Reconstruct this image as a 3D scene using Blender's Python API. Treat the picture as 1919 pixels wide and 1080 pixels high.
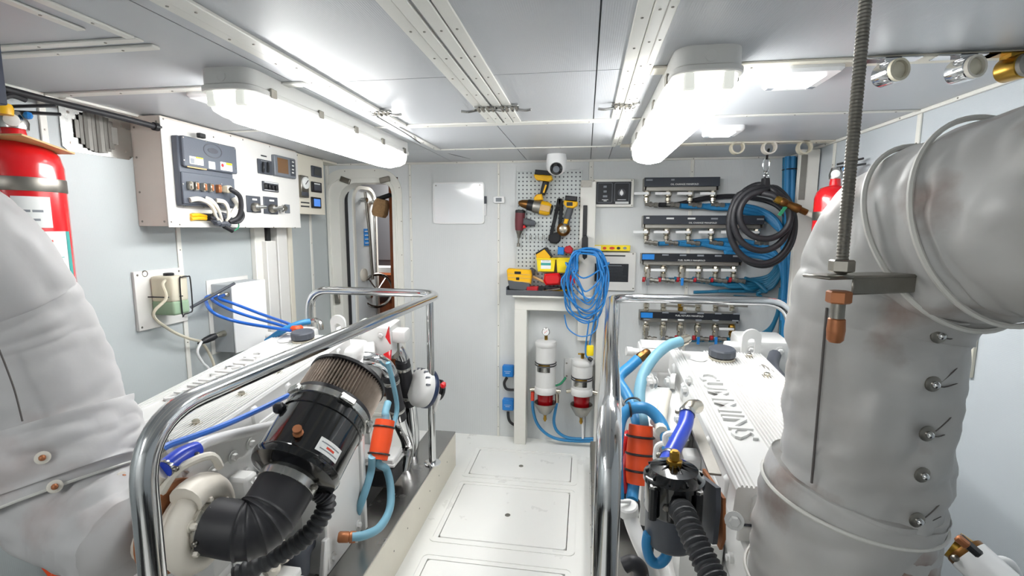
import bpy, bmesh, math, random
from mathutils import Vector, Matrix, noise
random.seed(7)
V = Vector; PI = math.pi; SC = bpy.context.scene; COL = SC.collection
for _o in list(bpy.data.objects): bpy.data.objects.remove(_o)
# ---------------------------------------------------------------- camera
FPX, YAW, PIT, ROL = 895.3, math.radians(8.712), math.radians(7.113), math.radians(.263)
H, D, XL, XR, YB, ZC = 1.95, 3.26, -1.85, 1.245, -1.6, 1.498
F_ = V((-math.sin(YAW)*math.cos(PIT), math.cos(YAW)*math.cos(PIT), -math.sin(PIT)))
_r = V((math.cos(YAW), math.sin(YAW), 0)); _u = _r.cross(F_)
R_ = math.cos(ROL)*_r + math.sin(ROL)*_u; U_ = -math.sin(ROL)*_r + math.cos(ROL)*_u
CAM = V((0, 0, ZC))
cd = bpy.data.cameras.new('camera'); cam = bpy.data.objects.new('camera', cd); COL.objects.link(cam)
cd.sensor_fit = 'HORIZONTAL'; cd.sensor_width = 36; cd.lens = FPX/1919*36; cd.clip_start = .02
cam.matrix_world = Matrix(((R_.x, U_.x, -F_.x, 0), (R_.y, U_.y, -F_.y, 0), (R_.z, U_.z, -F_.z, ZC), (0, 0, 0, 1)))
SC.camera = cam
# ---------------------------------------------------------------- world and exposure
wd = bpy.data.worlds.new('world'); SC.world = wd; wd.use_nodes = True
wd.node_tree.nodes['Background'].inputs[0].default_value = (.9, .95, 1, 1)
wd.node_tree.nodes['Background'].inputs[1].default_value = .3
SC.view_settings.view_transform = 'Standard'; SC.view_settings.look = 'None'
SC.view_settings.gamma = 1; SC.view_settings.use_curve_mapping = False
SC.view_settings.exposure = EXPOSURE = .92
LAMP_TUBE = 15.0      # emission of the fluorescent diffusers
LAMP_LED = 5.0
# ---------------------------------------------------------------- survey helpers: sight lines cut with real planes of the room
def ray(px, py): return F_ + R_*((px-959.5)/FPX) - U_*((py-540)/FPX)
def QY(px, py, y): r = ray(px, py); return CAM + r*(y/r.y)
def QX(px, py, x): r = ray(px, py); return CAM + r*(x/r.x)
def QZ(px, py, z): r = ray(px, py); return CAM + r*((z-ZC)/r.z)
# ---------------------------------------------------------------- mesh collector
WO = {}
def sp(pts, k=6, closed=False):
    pts = [V(p) for p in pts]; n = len(pts); out = []
    if n < 3 and not closed: return pts
    for i in range(n if closed else n-1):
        if closed: a, b, c, d = pts[i-1], pts[i], pts[(i+1) % n], pts[(i+2) % n]
        else: a, b, c, d = pts[max(i-1, 0)], pts[i], pts[i+1], pts[min(i+2, n-1)]
        for j in range(k):
            t = j/k
            out.append(.5*((2*b) + (c-a)*t + (2*a-5*b+4*c-d)*t*t + (3*b-a-3*c+d)*t**3))
    if not closed: out.append(pts[-1])
    return out
def rr(w, h, r, n=4):
    out = []
    for cx, cy, a in ((w/2-r, h/2-r, 0), (-w/2+r, h/2-r, 90), (-w/2+r, -h/2+r, 180), (w/2-r, -h/2+r, 270)):
        for i in range(n+1):
            t = math.radians(a+90*i/n); out.append((cx+r*math.cos(t), cy+r*math.sin(t)))
    return out
def circ(r, n=20, ry=None):
    return [(r*math.cos(2*PI*i/n), (ry or r)*math.sin(2*PI*i/n)) for i in range(n)]
def frame(d):
    d = V(d).normalized(); a = V((0, 0, 1)) if abs(d.z) < .9 else V((1, 0, 0))
    u = d.cross(a).normalized(); return u, d.cross(u).normalized(), d
class G:
    def __init__(s): s.v = []; s.f = []; s.cut = []
    def add(s, vs, fs):
        s.cut.append((len(s.v), len(s.f))); b = len(s.v); s.v += [V(p) for p in vs]; s.f += [tuple(b+i for i in f) for f in fs]; return s
    def box(s, c, d, M=None, bev=0, seg=1):
        c = V(c); bm = bmesh.new(); bmesh.ops.create_cube(bm, size=1)
        for v in bm.verts: v.co = V((v.co.x*d[0], v.co.y*d[1], v.co.z*d[2]))
        if bev: bmesh.ops.bevel(bm, geom=list(bm.edges), offset=min(bev, min(d)*.45), segments=seg, profile=.5, affect='EDGES')
        bm.verts.index_update()
        s.add([c + (M @ v.co if M else v.co) for v in bm.verts], [[v.index for v in f.verts] for f in bm.faces]); bm.free(); return s
    def bb(s, a, b, bev=0):
        return s.box([(a[i]+b[i])/2 for i in range(3)], [max(abs(a[i]-b[i]), 1e-4) for i in range(3)], None, bev)
    def bar(s, a, b, w, h, up=(0, 0, 1), bev=0):
        a = V(a); b = V(b); y = (b-a).normalized(); x = y.cross(V(up)).normalized(); z = x.cross(y)
        return s.box((a+b)/2, (w, (b-a).length, h), Matrix((x, y, z)).transposed(), bev)
    def cyl(s, a, b, r, r2=None, n=16):
        a = V(a); b = V(b); return s.lathe([(r, 0), (r if r2 is None else r2, (b-a).length)], a, b-a, n)
    def lathe(s, prof, o, ax, n=24, cap=True, rf=None):
        u, v, w = frame(ax); o = V(o); vs = []; fs = []; m = len(prof)
        for (r, h) in prof:
            for i in range(n):
                t = 2*PI*i/n; q = r*(rf(t, h) if rf else 1); vs.append(o + w*h + u*(q*math.cos(t)) + v*(q*math.sin(t)))
        for k in range(m-1):
            for i in range(n):
                j = (i+1) % n; fs.append((k*n+i, k*n+j, (k+1)*n+j, (k+1)*n+i))
        if cap: fs.append(tuple(range(n-1, -1, -1))); fs.append(tuple((m-1)*n+i for i in range(n)))
        return s.add(vs, fs)
    def tube(s, pts, r, n=10, closed=False, cap=True):
        pts = [V(p) for p in pts]; m = len(pts); vs = []; fs = []; u = None
        for k in range(m):
            if closed: d = pts[(k+1) % m]-pts[k-1]
            else: d = pts[min(k+1, m-1)]-pts[max(k-1, 0)]
            d.normalize()
            if u is None: u = frame(d)[0]
            u = (u - d*u.dot(d)).normalized(); v = d.cross(u)
            q = r[k] if isinstance(r, (list, tuple)) else (r(k/(m-1)) if callable(r) else r)
            for i in range(n):
                t = 2*PI*i/n; vs.append(pts[k] + u*(q*math.cos(t)) + v*(q*math.sin(t)))
        for k in range(m if closed else m-1):
            k2 = (k+1) % m
            for i in range(n):
                j = (i+1) % n; fs.append((k*n+i, k*n+j, k2*n+j, k2*n+i))
        if cap and not closed: fs.append(tuple(range(n-1, -1, -1))); fs.append(tuple((m-1)*n+i for i in range(n)))
        return s.add(vs, fs)
    def prism(s, poly, o, u, v, w, bev=0):
        o = V(o); u = V(u); v = V(v); w = V(w); n = len(poly); L = w.length
        P = [V((p[0], p[1])) for p in poly]
        area = sum(P[i].x*P[(i+1) % n].y-P[(i+1) % n].x*P[i].y for i in range(n))
        loops = [(P, 0), (P, 1)]
        if bev:
            Q = []
            for i in range(n):
                a = (P[i]-P[i-1]); b = (P[(i+1) % n]-P[i])
                a = a.normalized() if a.length > 1e-9 else V((1, 0)); b = b.normalized() if b.length > 1e-9 else a
                na = V((-a.y, a.x)); nb = V((-b.y, b.x)); m = na+nb
                m = m/max(m.length_squared/2, .35) if m.length > 1e-6 else na
                Q.append(P[i] + m*(bev*(1 if area > 0 else -1)))
            loops = [(P, 0), (P, 1-bev/L), (Q, 1)]
        vs = [o + u*p.x + v*p.y + w*t for q, t in loops for p in q]; fs = []
        for k in range(len(loops)-1):
            for i in range(n):
                j = (i+1) % n; fs.append((k*n+i, k*n+j, (k+1)*n+j, (k+1)*n+i))
        fs.append(tuple(range(n-1, -1, -1))); fs.append(tuple((len(loops)-1)*n+i for i in range(n)))
        return s.add(vs, fs)
    def ring(s, A, B, o, u, v, w):
        o = V(o); u = V(u); v = V(v); w = V(w); n = len(A); vs = []; fs = []
        for q, t in ((A, 0), (A, 1), (B, 1), (B, 0)):
            vs += [o + u*p[0] + v*p[1] + w*t for p in q]
        for k in range(4):
            for i in range(n):
                j = (i+1) % n; k2 = (k+1) % 4; fs.append((k*n+i, k*n+j, k2*n+j, k2*n+i))
        return s.add(vs, fs)
    def sph(s, c, r, n=12, sc=(1, 1, 1), M=None):
        vs = []; fs = []; m = n//2
        for k in range(m+1):
            for i in range(n):
                a = PI*k/m; t = 2*PI*i/n; p = V((r*sc[0]*math.sin(a)*math.cos(t), r*sc[1]*math.sin(a)*math.sin(t), r*sc[2]*math.cos(a)))
                vs.append(V(c) + (M @ p if M else p))
        for k in range(m):
            for i in range(n):
                j = (i+1) % n; fs.append((k*n+i, k*n+j, (k+1)*n+j, (k+1)*n+i))
        return s.add(vs, fs)
    def torus(s, c, ax, R, r, n=28, m=10, sc=1):
        u, v, w = frame(ax); c = V(c)
        return s.tube([c + u*(R*math.cos(2*PI*i/n)) + v*(R*sc*math.sin(2*PI*i/n)) for i in range(n)], r, m, True)
    def build(s, name, mat, parent=None, label=None, cat=None, group=None, kind=None, ang=38):
        lo = V([min(v[i] for v in s.v) for i in range(3)]); hi = V([max(v[i] for v in s.v) for i in range(3)])
        og = (lo+hi)/2
        if parent is None: og.z = lo.z
        me = bpy.data.meshes.new(name); me.from_pydata([v-og for v in s.v], [], s.f); me.update()
        bm = bmesh.new(); bm.from_mesh(me); bmesh.ops.recalc_face_normals(bm, faces=bm.faces); bm.to_mesh(me); bm.free()
        me.shade_smooth(); me.set_sharp_from_angle(angle=math.radians(ang))
        me.materials.append(M[mat] if isinstance(mat, str) else mat)
        o = bpy.data.objects.new(name, me); COL.objects.link(o)
        if parent: o.parent = parent
        o.location = og - (WO[parent.name] if parent else V((0, 0, 0))); WO[o.name] = og
        return tag(o, label, cat, group, kind)
def pieces(g, name, mat, parent, per=1):
    """build every shape (or run of `per` shapes) collected in g as an object of its own"""
    c = g.cut[::per]+[(len(g.v), len(g.f))]
    for (a, fa), (b, fb_) in zip(c[:-1], c[1:]):
        q = G(); q.v = g.v[a:b]; q.f = [tuple(i-a for i in f) for f in g.f[fa:fb_]]; q.build(name, mat, parent)
def tag(o, label=None, cat=None, group=None, kind=None):
    for k, x in (('label', label), ('category', cat), ('group', group), ('kind', kind)):
        if x: o[k] = x
    return o
def thing(name, label, cat, loc, group=None, kind=None):
    o = bpy.data.objects.new(name, None); COL.objects.link(o); o.empty_display_size = .05
    o.location = V(loc); WO[o.name] = V(loc); return tag(o, label, cat, group, kind)
def text(body, size, o, u, v, mat, parent, name='lettering', ext=.0006, label=None, off=0, sx=1):
    cu = bpy.data.curves.new('t', 'FONT'); cu.body = body; cu.size = size; cu.align_x = 'CENTER'; cu.align_y = 'CENTER'
    cu.extrude = ext; cu.offset = off; cu.resolution_u = 2
    t = bpy.data.objects.new('t', cu); COL.objects.link(t); dg = bpy.context.evaluated_depsgraph_get()
    me = bpy.data.meshes.new_from_object(t.evaluated_get(dg)); u = V(u).normalized(); v = V(v).normalized(); w = u.cross(v)
    g = G().add([V(o) + u*(p.co.x*sx) + v*p.co.y + w*p.co.z for p in me.vertices], [tuple(f.vertices) for f in me.polygons])
    bpy.data.objects.remove(t); bpy.data.curves.remove(cu); bpy.data.meshes.remove(me)
    return g.build(name, mat, parent, label)
# ---------------------------------------------------------------- materials
M = {}
def lin(c):
    if isinstance(c, str): c = [int(c[i:i+2], 16)/255 for i in (0, 2, 4)]
    return tuple((x/12.92 if x < .04045 else ((x+.055)/1.055)**2.4) for x in c) + (1,)
def mat(name, col, rough=.5, metal=0, var=0, vs=8, bump=0, bs=60, rib=None, emit=0, alpha=1, trans=0, col2=None, coat=0, stretch=None, rv=0, stain=None):
    m = bpy.data.materials.new(name); m.use_nodes = True; M[name] = m; nt = m.node_tree; nd = nt.nodes; lk = nt.links
    b = nd['Principled BSDF']; b.inputs['Base Color'].default_value = lin(col); b.inputs['Roughness'].default_value = rough
    b.inputs['Metallic'].default_value = metal
    if coat: b.inputs['Coat Weight'].default_value = coat; b.inputs['Coat Roughness'].default_value = .08
    if trans: b.inputs['Transmission Weight'].default_value = trans; b.inputs['IOR'].default_value = 1.2
    if alpha < 1: b.inputs['Alpha'].default_value = alpha
    if emit:
        b.inputs['Emission Color'].default_value = lin(col); b.inputs['Emission Strength'].default_value = emit
    tc = None
    def coord():
        nonlocal tc
        if tc is None:
            tc = nd.new('ShaderNodeTexCoord')
            if stretch:
                mp = nd.new('ShaderNodeMapping'); mp.inputs['Scale'].default_value = stretch
                lk.new(tc.outputs['Object'], mp.inputs['Vector']); tc = mp
        return tc.outputs['Vector'] if stretch else tc.outputs['Object']
    if var or col2 or rv:
        n = nd.new('ShaderNodeTexNoise'); n.inputs['Scale'].default_value = vs; n.inputs['Detail'].default_value = 5
        n.inputs['Roughness'].default_value = .6; lk.new(coord(), n.inputs['Vector'])
        if var or col2:
            rp = nd.new('ShaderNodeValToRGB'); c = lin(col); d = lin(col2) if col2 else tuple(x*(1-var) for x in c[:3])+(1,)
            rp.color_ramp.elements[0].position = .25; rp.color_ramp.elements[1].position = .75
            rp.color_ramp.elements[0].color = d; rp.color_ramp.elements[1].color = c
            lk.new(n.outputs['Fac'], rp.inputs['Fac']); lk.new(rp.outputs['Color'], b.inputs['Base Color'])
        if rv:
            mr = nd.new('ShaderNodeMapRange'); mr.inputs['From Min'].default_value = .3; mr.inputs['From Max'].default_value = .7
            mr.inputs['To Min'].default_value = max(rough-rv, .02); mr.inputs['To Max'].default_value = rough+rv
            lk.new(n.outputs['Fac'], mr.inputs['Value']); lk.new(mr.outputs['Result'], b.inputs['Roughness'])
    if stain:
        n = nd.new('ShaderNodeTexNoise'); n.inputs['Scale'].default_value = stain[1]; n.inputs['Detail'].default_value = 6; lk.new(coord(), n.inputs['Vector'])
        rp = nd.new('ShaderNodeValToRGB'); rp.color_ramp.elements[0].position = stain[2]; rp.color_ramp.elements[1].position = stain[2]+.16
        rp.color_ramp.elements[0].color = (0, 0, 0, 1); rp.color_ramp.elements[1].color = (stain[3],)*3+(1,); lk.new(n.outputs['Fac'], rp.inputs['Fac'])
        mx = nd.new('ShaderNodeMix'); mx.data_type = 'RGBA'; lk.new(rp.outputs['Color'], mx.inputs[0]); mx.inputs[7].default_value = lin(stain[0])
        src = b.inputs['Base Color'].links[0].from_socket if b.inputs['Base Color'].links else None
        if src: lk.new(src, mx.inputs[6])
        else: mx.inputs[6].default_value = lin(col)
        lk.new(mx.outputs[2], b.inputs['Base Color'])
    last = None
    if rib:
        w = nd.new('ShaderNodeTexWave'); w.wave_type = 'BANDS'; w.bands_direction = rib[0]; w.inputs['Scale'].default_value = rib[1]
        lk.new(coord(), w.inputs['Vector']); bp = nd.new('ShaderNodeBump'); bp.inputs['Strength'].default_value = rib[2]
        bp.inputs['Distance'].default_value = .002; lk.new(w.outputs['Fac'], bp.inputs['Height']); last = bp
    if bump:
        n = nd.new('ShaderNodeTexNoise'); n.inputs['Scale'].default_value = bs; n.inputs['Detail'].default_value = 4
        lk.new(coord(), n.inputs['Vector']); bp = nd.new('ShaderNodeBump'); bp.inputs['Strength'].default_value = bump
        bp.inputs['Distance'].default_value = .004; lk.new(n.outputs['Fac'], bp.inputs['Height'])
        if last: lk.new(last.outputs['Normal'], bp.inputs['Normal'])
        last = bp
    if last: lk.new(last.outputs['Normal'], b.inputs['Normal'])
    return m
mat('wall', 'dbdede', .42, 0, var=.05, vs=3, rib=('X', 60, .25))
mat('holder', 'c9cbc4', .5, 0, emit=.5)
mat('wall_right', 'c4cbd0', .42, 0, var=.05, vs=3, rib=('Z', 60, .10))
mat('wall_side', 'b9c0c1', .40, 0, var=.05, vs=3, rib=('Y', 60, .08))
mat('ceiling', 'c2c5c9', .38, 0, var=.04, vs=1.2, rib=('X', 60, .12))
mat('backing', '6a6d6f', .8)
mat('trim', 'e6e5de', .38, 0, var=.03, vs=5)
mat('cream', 'e4dfd0', .45, 0, var=.06, vs=6)
mat('cabinet', 'dddcd8', .4, 0, var=.03, vs=4)
mat('cabinet_side', 'd8d0c6', .5, 0, var=.12, vs=5)
mat('floor', 'f2f2ee', .32, 0, var=.03, vs=3, rv=.08)
mat('gap', '55544f', .9)
mat('bilge', '17181a', .45, 0, var=.4, vs=6)
mat('engine', 'dbdbd9', .34, 0, var=.05, vs=5, coat=.2)
mat('engine_warm', 'e6dfd2', .42, 0, var=.10, vs=7)
mat('rust', 'a8683c', .7, 0, var=.35, vs=14, bump=.3)
mat('chrome', 'd9dadb', .10, 1)
mat('steel', 'b9b9b6', .24, 1, var=.15, vs=6, rv=.1)
mat('steel_bed', 'b3b1ae', .24, 1, var=.2, vs=3, rv=.08)
mat('steel_dull', '9b978f', .38, 1, var=.2, vs=20)
mat('zinc', 'a8a59e', .45, 1, var=.2, vs=9, bump=.1)
mat('nickel', 'cfc8b8', .26, 1, var=.15, vs=30)
mat('brass', 'b08a3c', .3, 1, var=.2, vs=30)
mat('bronze', '8a6238', .4, 1, var=.3, vs=20)
mat('copper', 'b5764f', .45, .6, var=.2, vs=20)
mat('black_gloss', '0d0e10', .12, 0, coat=.6)
mat('black_plastic', '1b1c1f', .42)
mat('rubber', '26262a', .5, 0, var=.15, vs=10)
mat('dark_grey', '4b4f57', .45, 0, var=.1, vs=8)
mat('grey_plastic', '6f747b', .45)
mat('module', '565c66', .48, 0, bump=.1, bs=200)
mat('foil', 'c2c1c1', .5, 0, var=.08, vs=5, bump=.25, bs=14, stain=('a08078', 4, .58, .6))
mat('foil_right', 'c2c3c2', .47, .1, vs=4, bump=.25, bs=14, col2='aeaba7', stain=('7e5a48', 6, .55, .8))
mat('seam', 'd5d4ce', .5)
mat('thread', '5a5553', .8)
mat('hose_blue', '2f86bd', .42, 0, var=.15, vs=9)
mat('hose_teal', '1f6f92', .45, 0, var=.25, vs=9)
mat('hose_pale', '74a6ba', .5, 0, var=.12, vs=9)
mat('silicone', '2747c4', .3)
mat('cable_blue', '1f62c0', .35)
mat('cord_blue', '2a80c6', .4)
mat('orange', 'f0501a', .5, 0, var=.1, vs=10)
mat('red', 'd8121c', .22, 0, coat=.5)
mat('red_dull', 'b5202a', .5)
mat('red_glass', 'a50f18', .12, 0, coat=.5, trans=.25)
mat('tool_yellow', 'f2b90f', .4)
mat('yellow', 'f7dc1a', .42)
mat('white_plastic', 'eff0f0', .3)
mat('white_board', 'f1f4f6', .12, 0, coat=.4)
mat('paper', 'eceeec', .6)
mat('print_grey', '8b9096', .7)
mat('print_black', '2a2c30', .6)
mat('plate_black', '171b23', .5)
mat('plate_grey', '30353e', .5)
mat('plate_blue', '1e86dc', .45, 0, var=.15, vs=40)
mat('victron', '1f7fd0', .42)
mat('teal_print', '3f9f98', .6)
mat('red_print', 'd8452f', .6)
mat('green', '2c8a62', .5)
mat('wood', '8e4a1e', .45, 0, var=.35, vs=9, stretch=(4, 4, .4))
mat('wood_pale', 'd9b27a', .5, 0, var=.2, vs=12)
mat('panel_dark', '7d8288', .5, 0, var=.1, vs=4)
mat('door_leaf', 'd3d8db', .38, 0, var=.06, vs=4)
mat('bristle', 'caa274', .9, 0, bump=.8, bs=120, var=.3, vs=60)
mat('bottle', 'ece6d2', .3, 0, trans=.35, var=.08, vs=5)
mat('coolant', '9db79b', .3, 0, trans=.15)
mat('pleat', 'a3968a', .5, .3, var=.25, vs=40)
mat('screen', '1c2126', .08, 0, coat=.6)
mat('screen_warm', '7b5a3a', .1, 0, coat=.6)
mat('screen_blue', '4a78c0', .2, 0, emit=.5)
mat('lamp_body', 'd9d9d6', .45)
mat('diffuser_end', 'fbfaf2', .3, 0, emit=1.1)
mat('diffuser', 'fdfdfc', .4, 0, emit=LAMP_TUBE)
mat('led', 'ffffff', .4, 0, emit=LAMP_LED)
mat('clear', 'f4f6f6', .1, 0, trans=.8)
mat('pvc_aged', 'd8d2bd', .5, 0, var=.2, vs=20)
mat('navy', '1c2c4c', .4)
mat('corrugated', '3a3b3e', .5)
mat('slat', '807e79', .45, .3, var=.25, vs=12)
mat('old_white', 'e3ded2', .5, 0, var=.15, vs=12)
mat('box_grey', 'b7bcc0', .4, .3, var=.08, vs=5)
mat('peg', 'c9cfce', .4, .2, var=.08, vs=12)
mat('fabric_black', '222326', .8)
mat('red_tool', '6a2a32', .5)
mat('grey_rubber', '55585c', .6)
# ================================================================ the room
def struct(o, label=None, cat=None): return tag(o, label, cat, kind='structure')
NS = [0]
def screws(pts, nrm, parent, r=.0035, m='steel_dull', name='screws'):
    g = G()
    for p in pts: g.lathe([(r, 0), (r*.8, .0016), (r*.3, .0018)], p, nrm, 6)
    return g.build(name, m, parent, kind='stuff')
def trim(a, b, mt, scn=None, nrm=None, step=.16, bev=.002, inset=0):
    NS[0] += 1; g = G().bb(a, b, bev); o = struct(g.build('trim_%d' % NS[0], mt))
    if nrm:
        n = V(nrm); a = V(a); b = V(b); c = (a+b)/2; ln = [abs(b[i]-a[i]) for i in range(3)]; k = ln.index(max(ln))
        face = c + V([n[i]*ln[i]/2 for i in range(3)]); pts = []
        cnt = max(2, int(ln[k]/step))
        for i in range(cnt):
            p = face.copy(); p[k] = min(a[k], b[k]) + ln[k]*(i+.5)/cnt; pts.append(p)
        screws(pts, n, o)
    return o
# floor -------------------------------------------------------------------
BZ = .215; BLX = -.79; BRX = .06
fl = struct(G().bb((BLX-.02, YB, -.05), (BRX+.02, D, -.012)).build('floor', 'gap'))
HT = [(2.70, 3.03), (2.085, 2.585), (1.36, 1.93), (.6, 1.16), (-.2, .36)]
hx0, hx1 = -.68, -.055
ys = [YB]
for a, b in sorted(HT): ys += [a, b]
ys.append(D)
g = G()
g.bb((BLX-.02, YB, -.012), (hx0, D, 0)); g.bb((hx1, YB, -.012), (BRX+.02, D, 0))
for i in range(0, len(ys), 2): g.bb((hx0, ys[i], -.012), (hx1, ys[i+1], 0))
g.build('floor_moulding', 'floor', fl)
for y in (2.83-.18, 2.0, 1.24): pass
g = G()
for a, b in HT:                      # raised lip round every hatch
    A = rr(hx1-hx0+.075, b-a+.075, .03); B = rr(hx1-hx0+.05, b-a+.05, .025)
    g.ring(A, B, ((hx0+hx1)/2, (a+b)/2, 0), (1, 0, 0), (0, 1, 0), (0, 0, .0035))
pieces(g, 'moulded_lip', 'floor', fl)
for a, b in HT:
    p = G().prism(rr(hx1-hx0-.008, b-a-.008, .018), ((hx0+hx1)/2, (a+b)/2, -.012), (1, 0, 0), (0, 1, 0), (0, 0, .0135), bev=.002).build('hatch_panel', 'floor', fl)
    c = V(((hx0+hx1)/2-.005, (a+b)/2-.02, .0012))
    g = G().torus(c, (0, 0, 1), .013, .0018, 16, 6); g.cyl(c-V((0, 0, .001)), c+V((0, 0, .0012)), .012, n=16); g.build('lift_ring', 'steel_dull', p)
# bilges beside the walkway
struct(G().bb((XL, YB, -.06), (BLX-.02, D, -.02)).build('floor', 'bilge'))
struct(G().bb((BRX+.02, YB, -.06), (XR, D, -.02)).build('floor', 'bilge'))
# raised floor behind the engine beds
struct(G().bb((XL, 2.80, -.02), (BLX-.02, D, 0)).build('floor', 'floor'))
struct(G().bb((BRX+.02, 2.80, -.02), (XR, D, 0)).build('floor', 'floor'))
# engine beds
for x0, x1, sgn, side in ((BLX, BLX-.17, -1, 'left'), (BRX, BRX+.17, 1, 'right')):
    e = thing('engine_bed', 'long steel engine bed girder on the %s side of the white walkway' % side, 'engine bed', ((x0+x1)/2, .8, 0))
    G().bb((min(x0, x1)+.004, -1.3, -.02), (max(x0, x1)-.004, 2.79, BZ-.004)).build('girder', 'zinc' if side == 'left' else 'steel_bed', e)
    G().bb((min(x0, x1)-.004, -1.3, BZ-.004), (max(x0, x1)+.004, 2.80, BZ+.006), .002).build('top_plate', 'steel_bed', e)
    f = G().bb((x0-sgn*.006, -1.3, .0), (x0+sgn*.004, 2.79, BZ-.004)).build('face_panel', 'cream' if side == 'left' else 'steel_bed', e)
    screws([(x0-sgn*.006, .2+.16*i, BZ*.55) for i in range(16)], (-sgn, 0, 0), e, .004)
# walls -----------------------------------------------------------------------
T = .06
wl = struct(G().bb((XL-T, YB, -.06), (XL-.012, D+T, H)).build('wall_left', 'backing'))
for a, b in zip([YB, -.6, .5, 1.43, 1.945, 3.02], [-.6, .5, 1.43, 1.945, 3.02, D]):
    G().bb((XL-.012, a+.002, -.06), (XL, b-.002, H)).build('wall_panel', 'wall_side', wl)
wr = struct(G().bb((XR+.012, YB, -.06), (XR+T, D+T, H)).build('wall_right', 'backing'))
for a, b in zip([YB, -.1, 1.05, 2.09, 2.72], [-.1, 1.05, 2.09, 2.72, D]):
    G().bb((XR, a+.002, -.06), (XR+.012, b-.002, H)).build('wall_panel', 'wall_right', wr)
bx = [XL, QY(770, 400, D).x, QY(934.5, 400, D).x, QY(1108, 320, D).x, QY(1297, 320, D).x, XR]
DOOR = dict(l=QY(640, 480, D).x, r=QY(749, 480, D).x, t=QY(700, 335, D).z, b=.16)
wb = struct(G().bb((bx[1], D+.012, -.06), (XR+T, D+T, H)).build('wall_back', 'backing'))
G().bb((XL, D+.012, -.06), (DOOR['l']-.02, D+T, H)).bb((DOOR['r']+.02, D+.012, -.06), (bx[1], D+T, H)).bb((DOOR['l']-.02, D+.012, DOOR['t']+.01), (DOOR['r']+.02, D+T, H)).bb((DOOR['l']-.02, D+.012, -.06), (DOOR['r']+.02, D+T, DOOR['b'])).build('door_surround', 'backing', wb)
for i in range(1, 5): G().bb((bx[i]+.002, D, -.06), (bx[i+1]-.002, D+.012, H)).build('wall_panel', 'wall', wb)
for a, b in (((XL, D, -.06), (DOOR['l'], D+.012, H)), ((DOOR['r'], D, -.06), (bx[1]-.002, D+.012, H)), ((DOOR['l'], D, DOOR['t']+.01), (DOOR['r'], D+.012, H)), ((DOOR['l'], D, -.06), (DOOR['r'], D+.012, DOOR['b']))):
    G().bb(a, b).build('wall_panel', 'wall', wb)
struct(G().bb((XL-T, YB-T, -.06), (XR+T, YB, H)).build('wall_rear', 'wall'))
# ceiling ------------------------------------------------------------------------
ce = struct(G().bb((XL-T, YB-T, H+.012), (XR+T, D+T, H+.06)).build('ceiling', 'backing'))
cxs = [XL, QZ(300, 20, H).x-.02, -.40, QZ(1127, 0, H).x, .135, XR]
cys = [YB, -.3, 1.46, 2.085, 2.74, D]
for i in range(5):
    for j in range(5):
        G().bb((cxs[i]+.002, cys[j]+.002, H), (cxs[i+1]-.002, cys[j+1]-.002, H+.012)).build('ceiling_panel', 'ceiling', ce)
def cstrip(x0, x1, y0, y1, mt='trim', th=.006, step=.17, sc=True):
    return trim((x0, y0, H-th), (x1, y1, H), mt, nrm=(0, 0, -1) if sc else None, step=step)
def xat(px): return QZ(px, 0, H).x
cstrip(xat(287), xat(317), YB, 2.74); cstrip(xat(320), xat(362), YB, 2.085, th=.009)
cstrip(xat(706), xat(738), YB, 2.07); cstrip(xat(738.5), xat(767), YB, 2.07, th=.008); cstrip(xat(775), xat(807), YB, 2.07, th=.008); cstrip(xat(810), xat(841), YB, 2.07)
cstrip(xat(1195), xat(1227), YB, 2.07); cstrip(xat(1227.5), xat(1253), YB, 2.70, th=.009); cstrip(xat(1254), xat(1274), YB, 2.70)
cstrip(xat(362), xat(1195), 2.075, 2.125, th=.007)
cstrip(XL, xat(287), 1.435, 1.475, th=.007); cstrip(XL, xat(287), 2.10, 2.125, th=.004, sc=False); cstrip(xat(300), xat(1250), 2.735, 2.755, th=.005)
cstrip(xat(1274), XR, 1.44, 1.50, th=.008, mt='cream'); cstrip(xat(1274), XR, 2.075, 2.10, th=.005); cstrip(xat(1274), XR, 2.70, 2.76, th=.008, mt='cream')
cstrip(XL+.02, XL+.045, 1.48, 2.6, th=.01, sc=False)
# access panel frame on the near ceiling
g0 = [QZ(0, 18, H), QZ(155, 8, H), QZ(270, 46, H), QZ(0, 68, H)]
cstrip(XL, -1.075, 1.055, 1.08); cstrip(XL, -1.075, 1.10, 1.125, th=.008); cstrip(-1.10, -1.075, -.2, 1.055); cstrip(-1.17, -1.145, -.2, 1.0)
# wall to ceiling corner trims
trim((XL, D-.012, H-.014), (XR, D, H), 'trim', nrm=(0, -1, 0), step=.35)
trim((XL, YB, H-.014), (XL+.012, D, H), 'trim', nrm=(1, 0, 0), step=.4)
trim((XR-.012, YB, H-.014), (XR, D, H), 'trim', nrm=(-1, 0, 0), step=.3)
# vertical seams
for x, z0, w in ((bx[1], 0, .018), (bx[2], 0, .016), (bx[3], QY(1108, 343, D).z, .03), (bx[4], 0, .022)):
    trim((x-w/2, D-.007, z0), (x+w/2, D, H-.014), 'trim', nrm=(0, -1, 0), step=.145)
trim((XL, D-.02, 0), (XL+.02, D, H-.014), 'trim')
for y in (1.43, 1.945, 3.02): trim((XL, y-.012, -.02), (XL+.007, y+.012, H-.014), 'trim', nrm=(1, 0, 0), step=.2)
for y in (1.05, 2.09, 2.72): trim((XR-.007, y-.012, -.02), (XR, y+.012, H-.014), 'trim', nrm=(-1, 0, 0), step=.2)
# small cover plate on the right wall
c = QX(1822, 655, XR)
trim((XR-.012, c.y-.02, c.z-.09), (XR, c.y+.02, c.z+.06), 'cream', nrm=(-1, 0, 0), step=.1)
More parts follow.
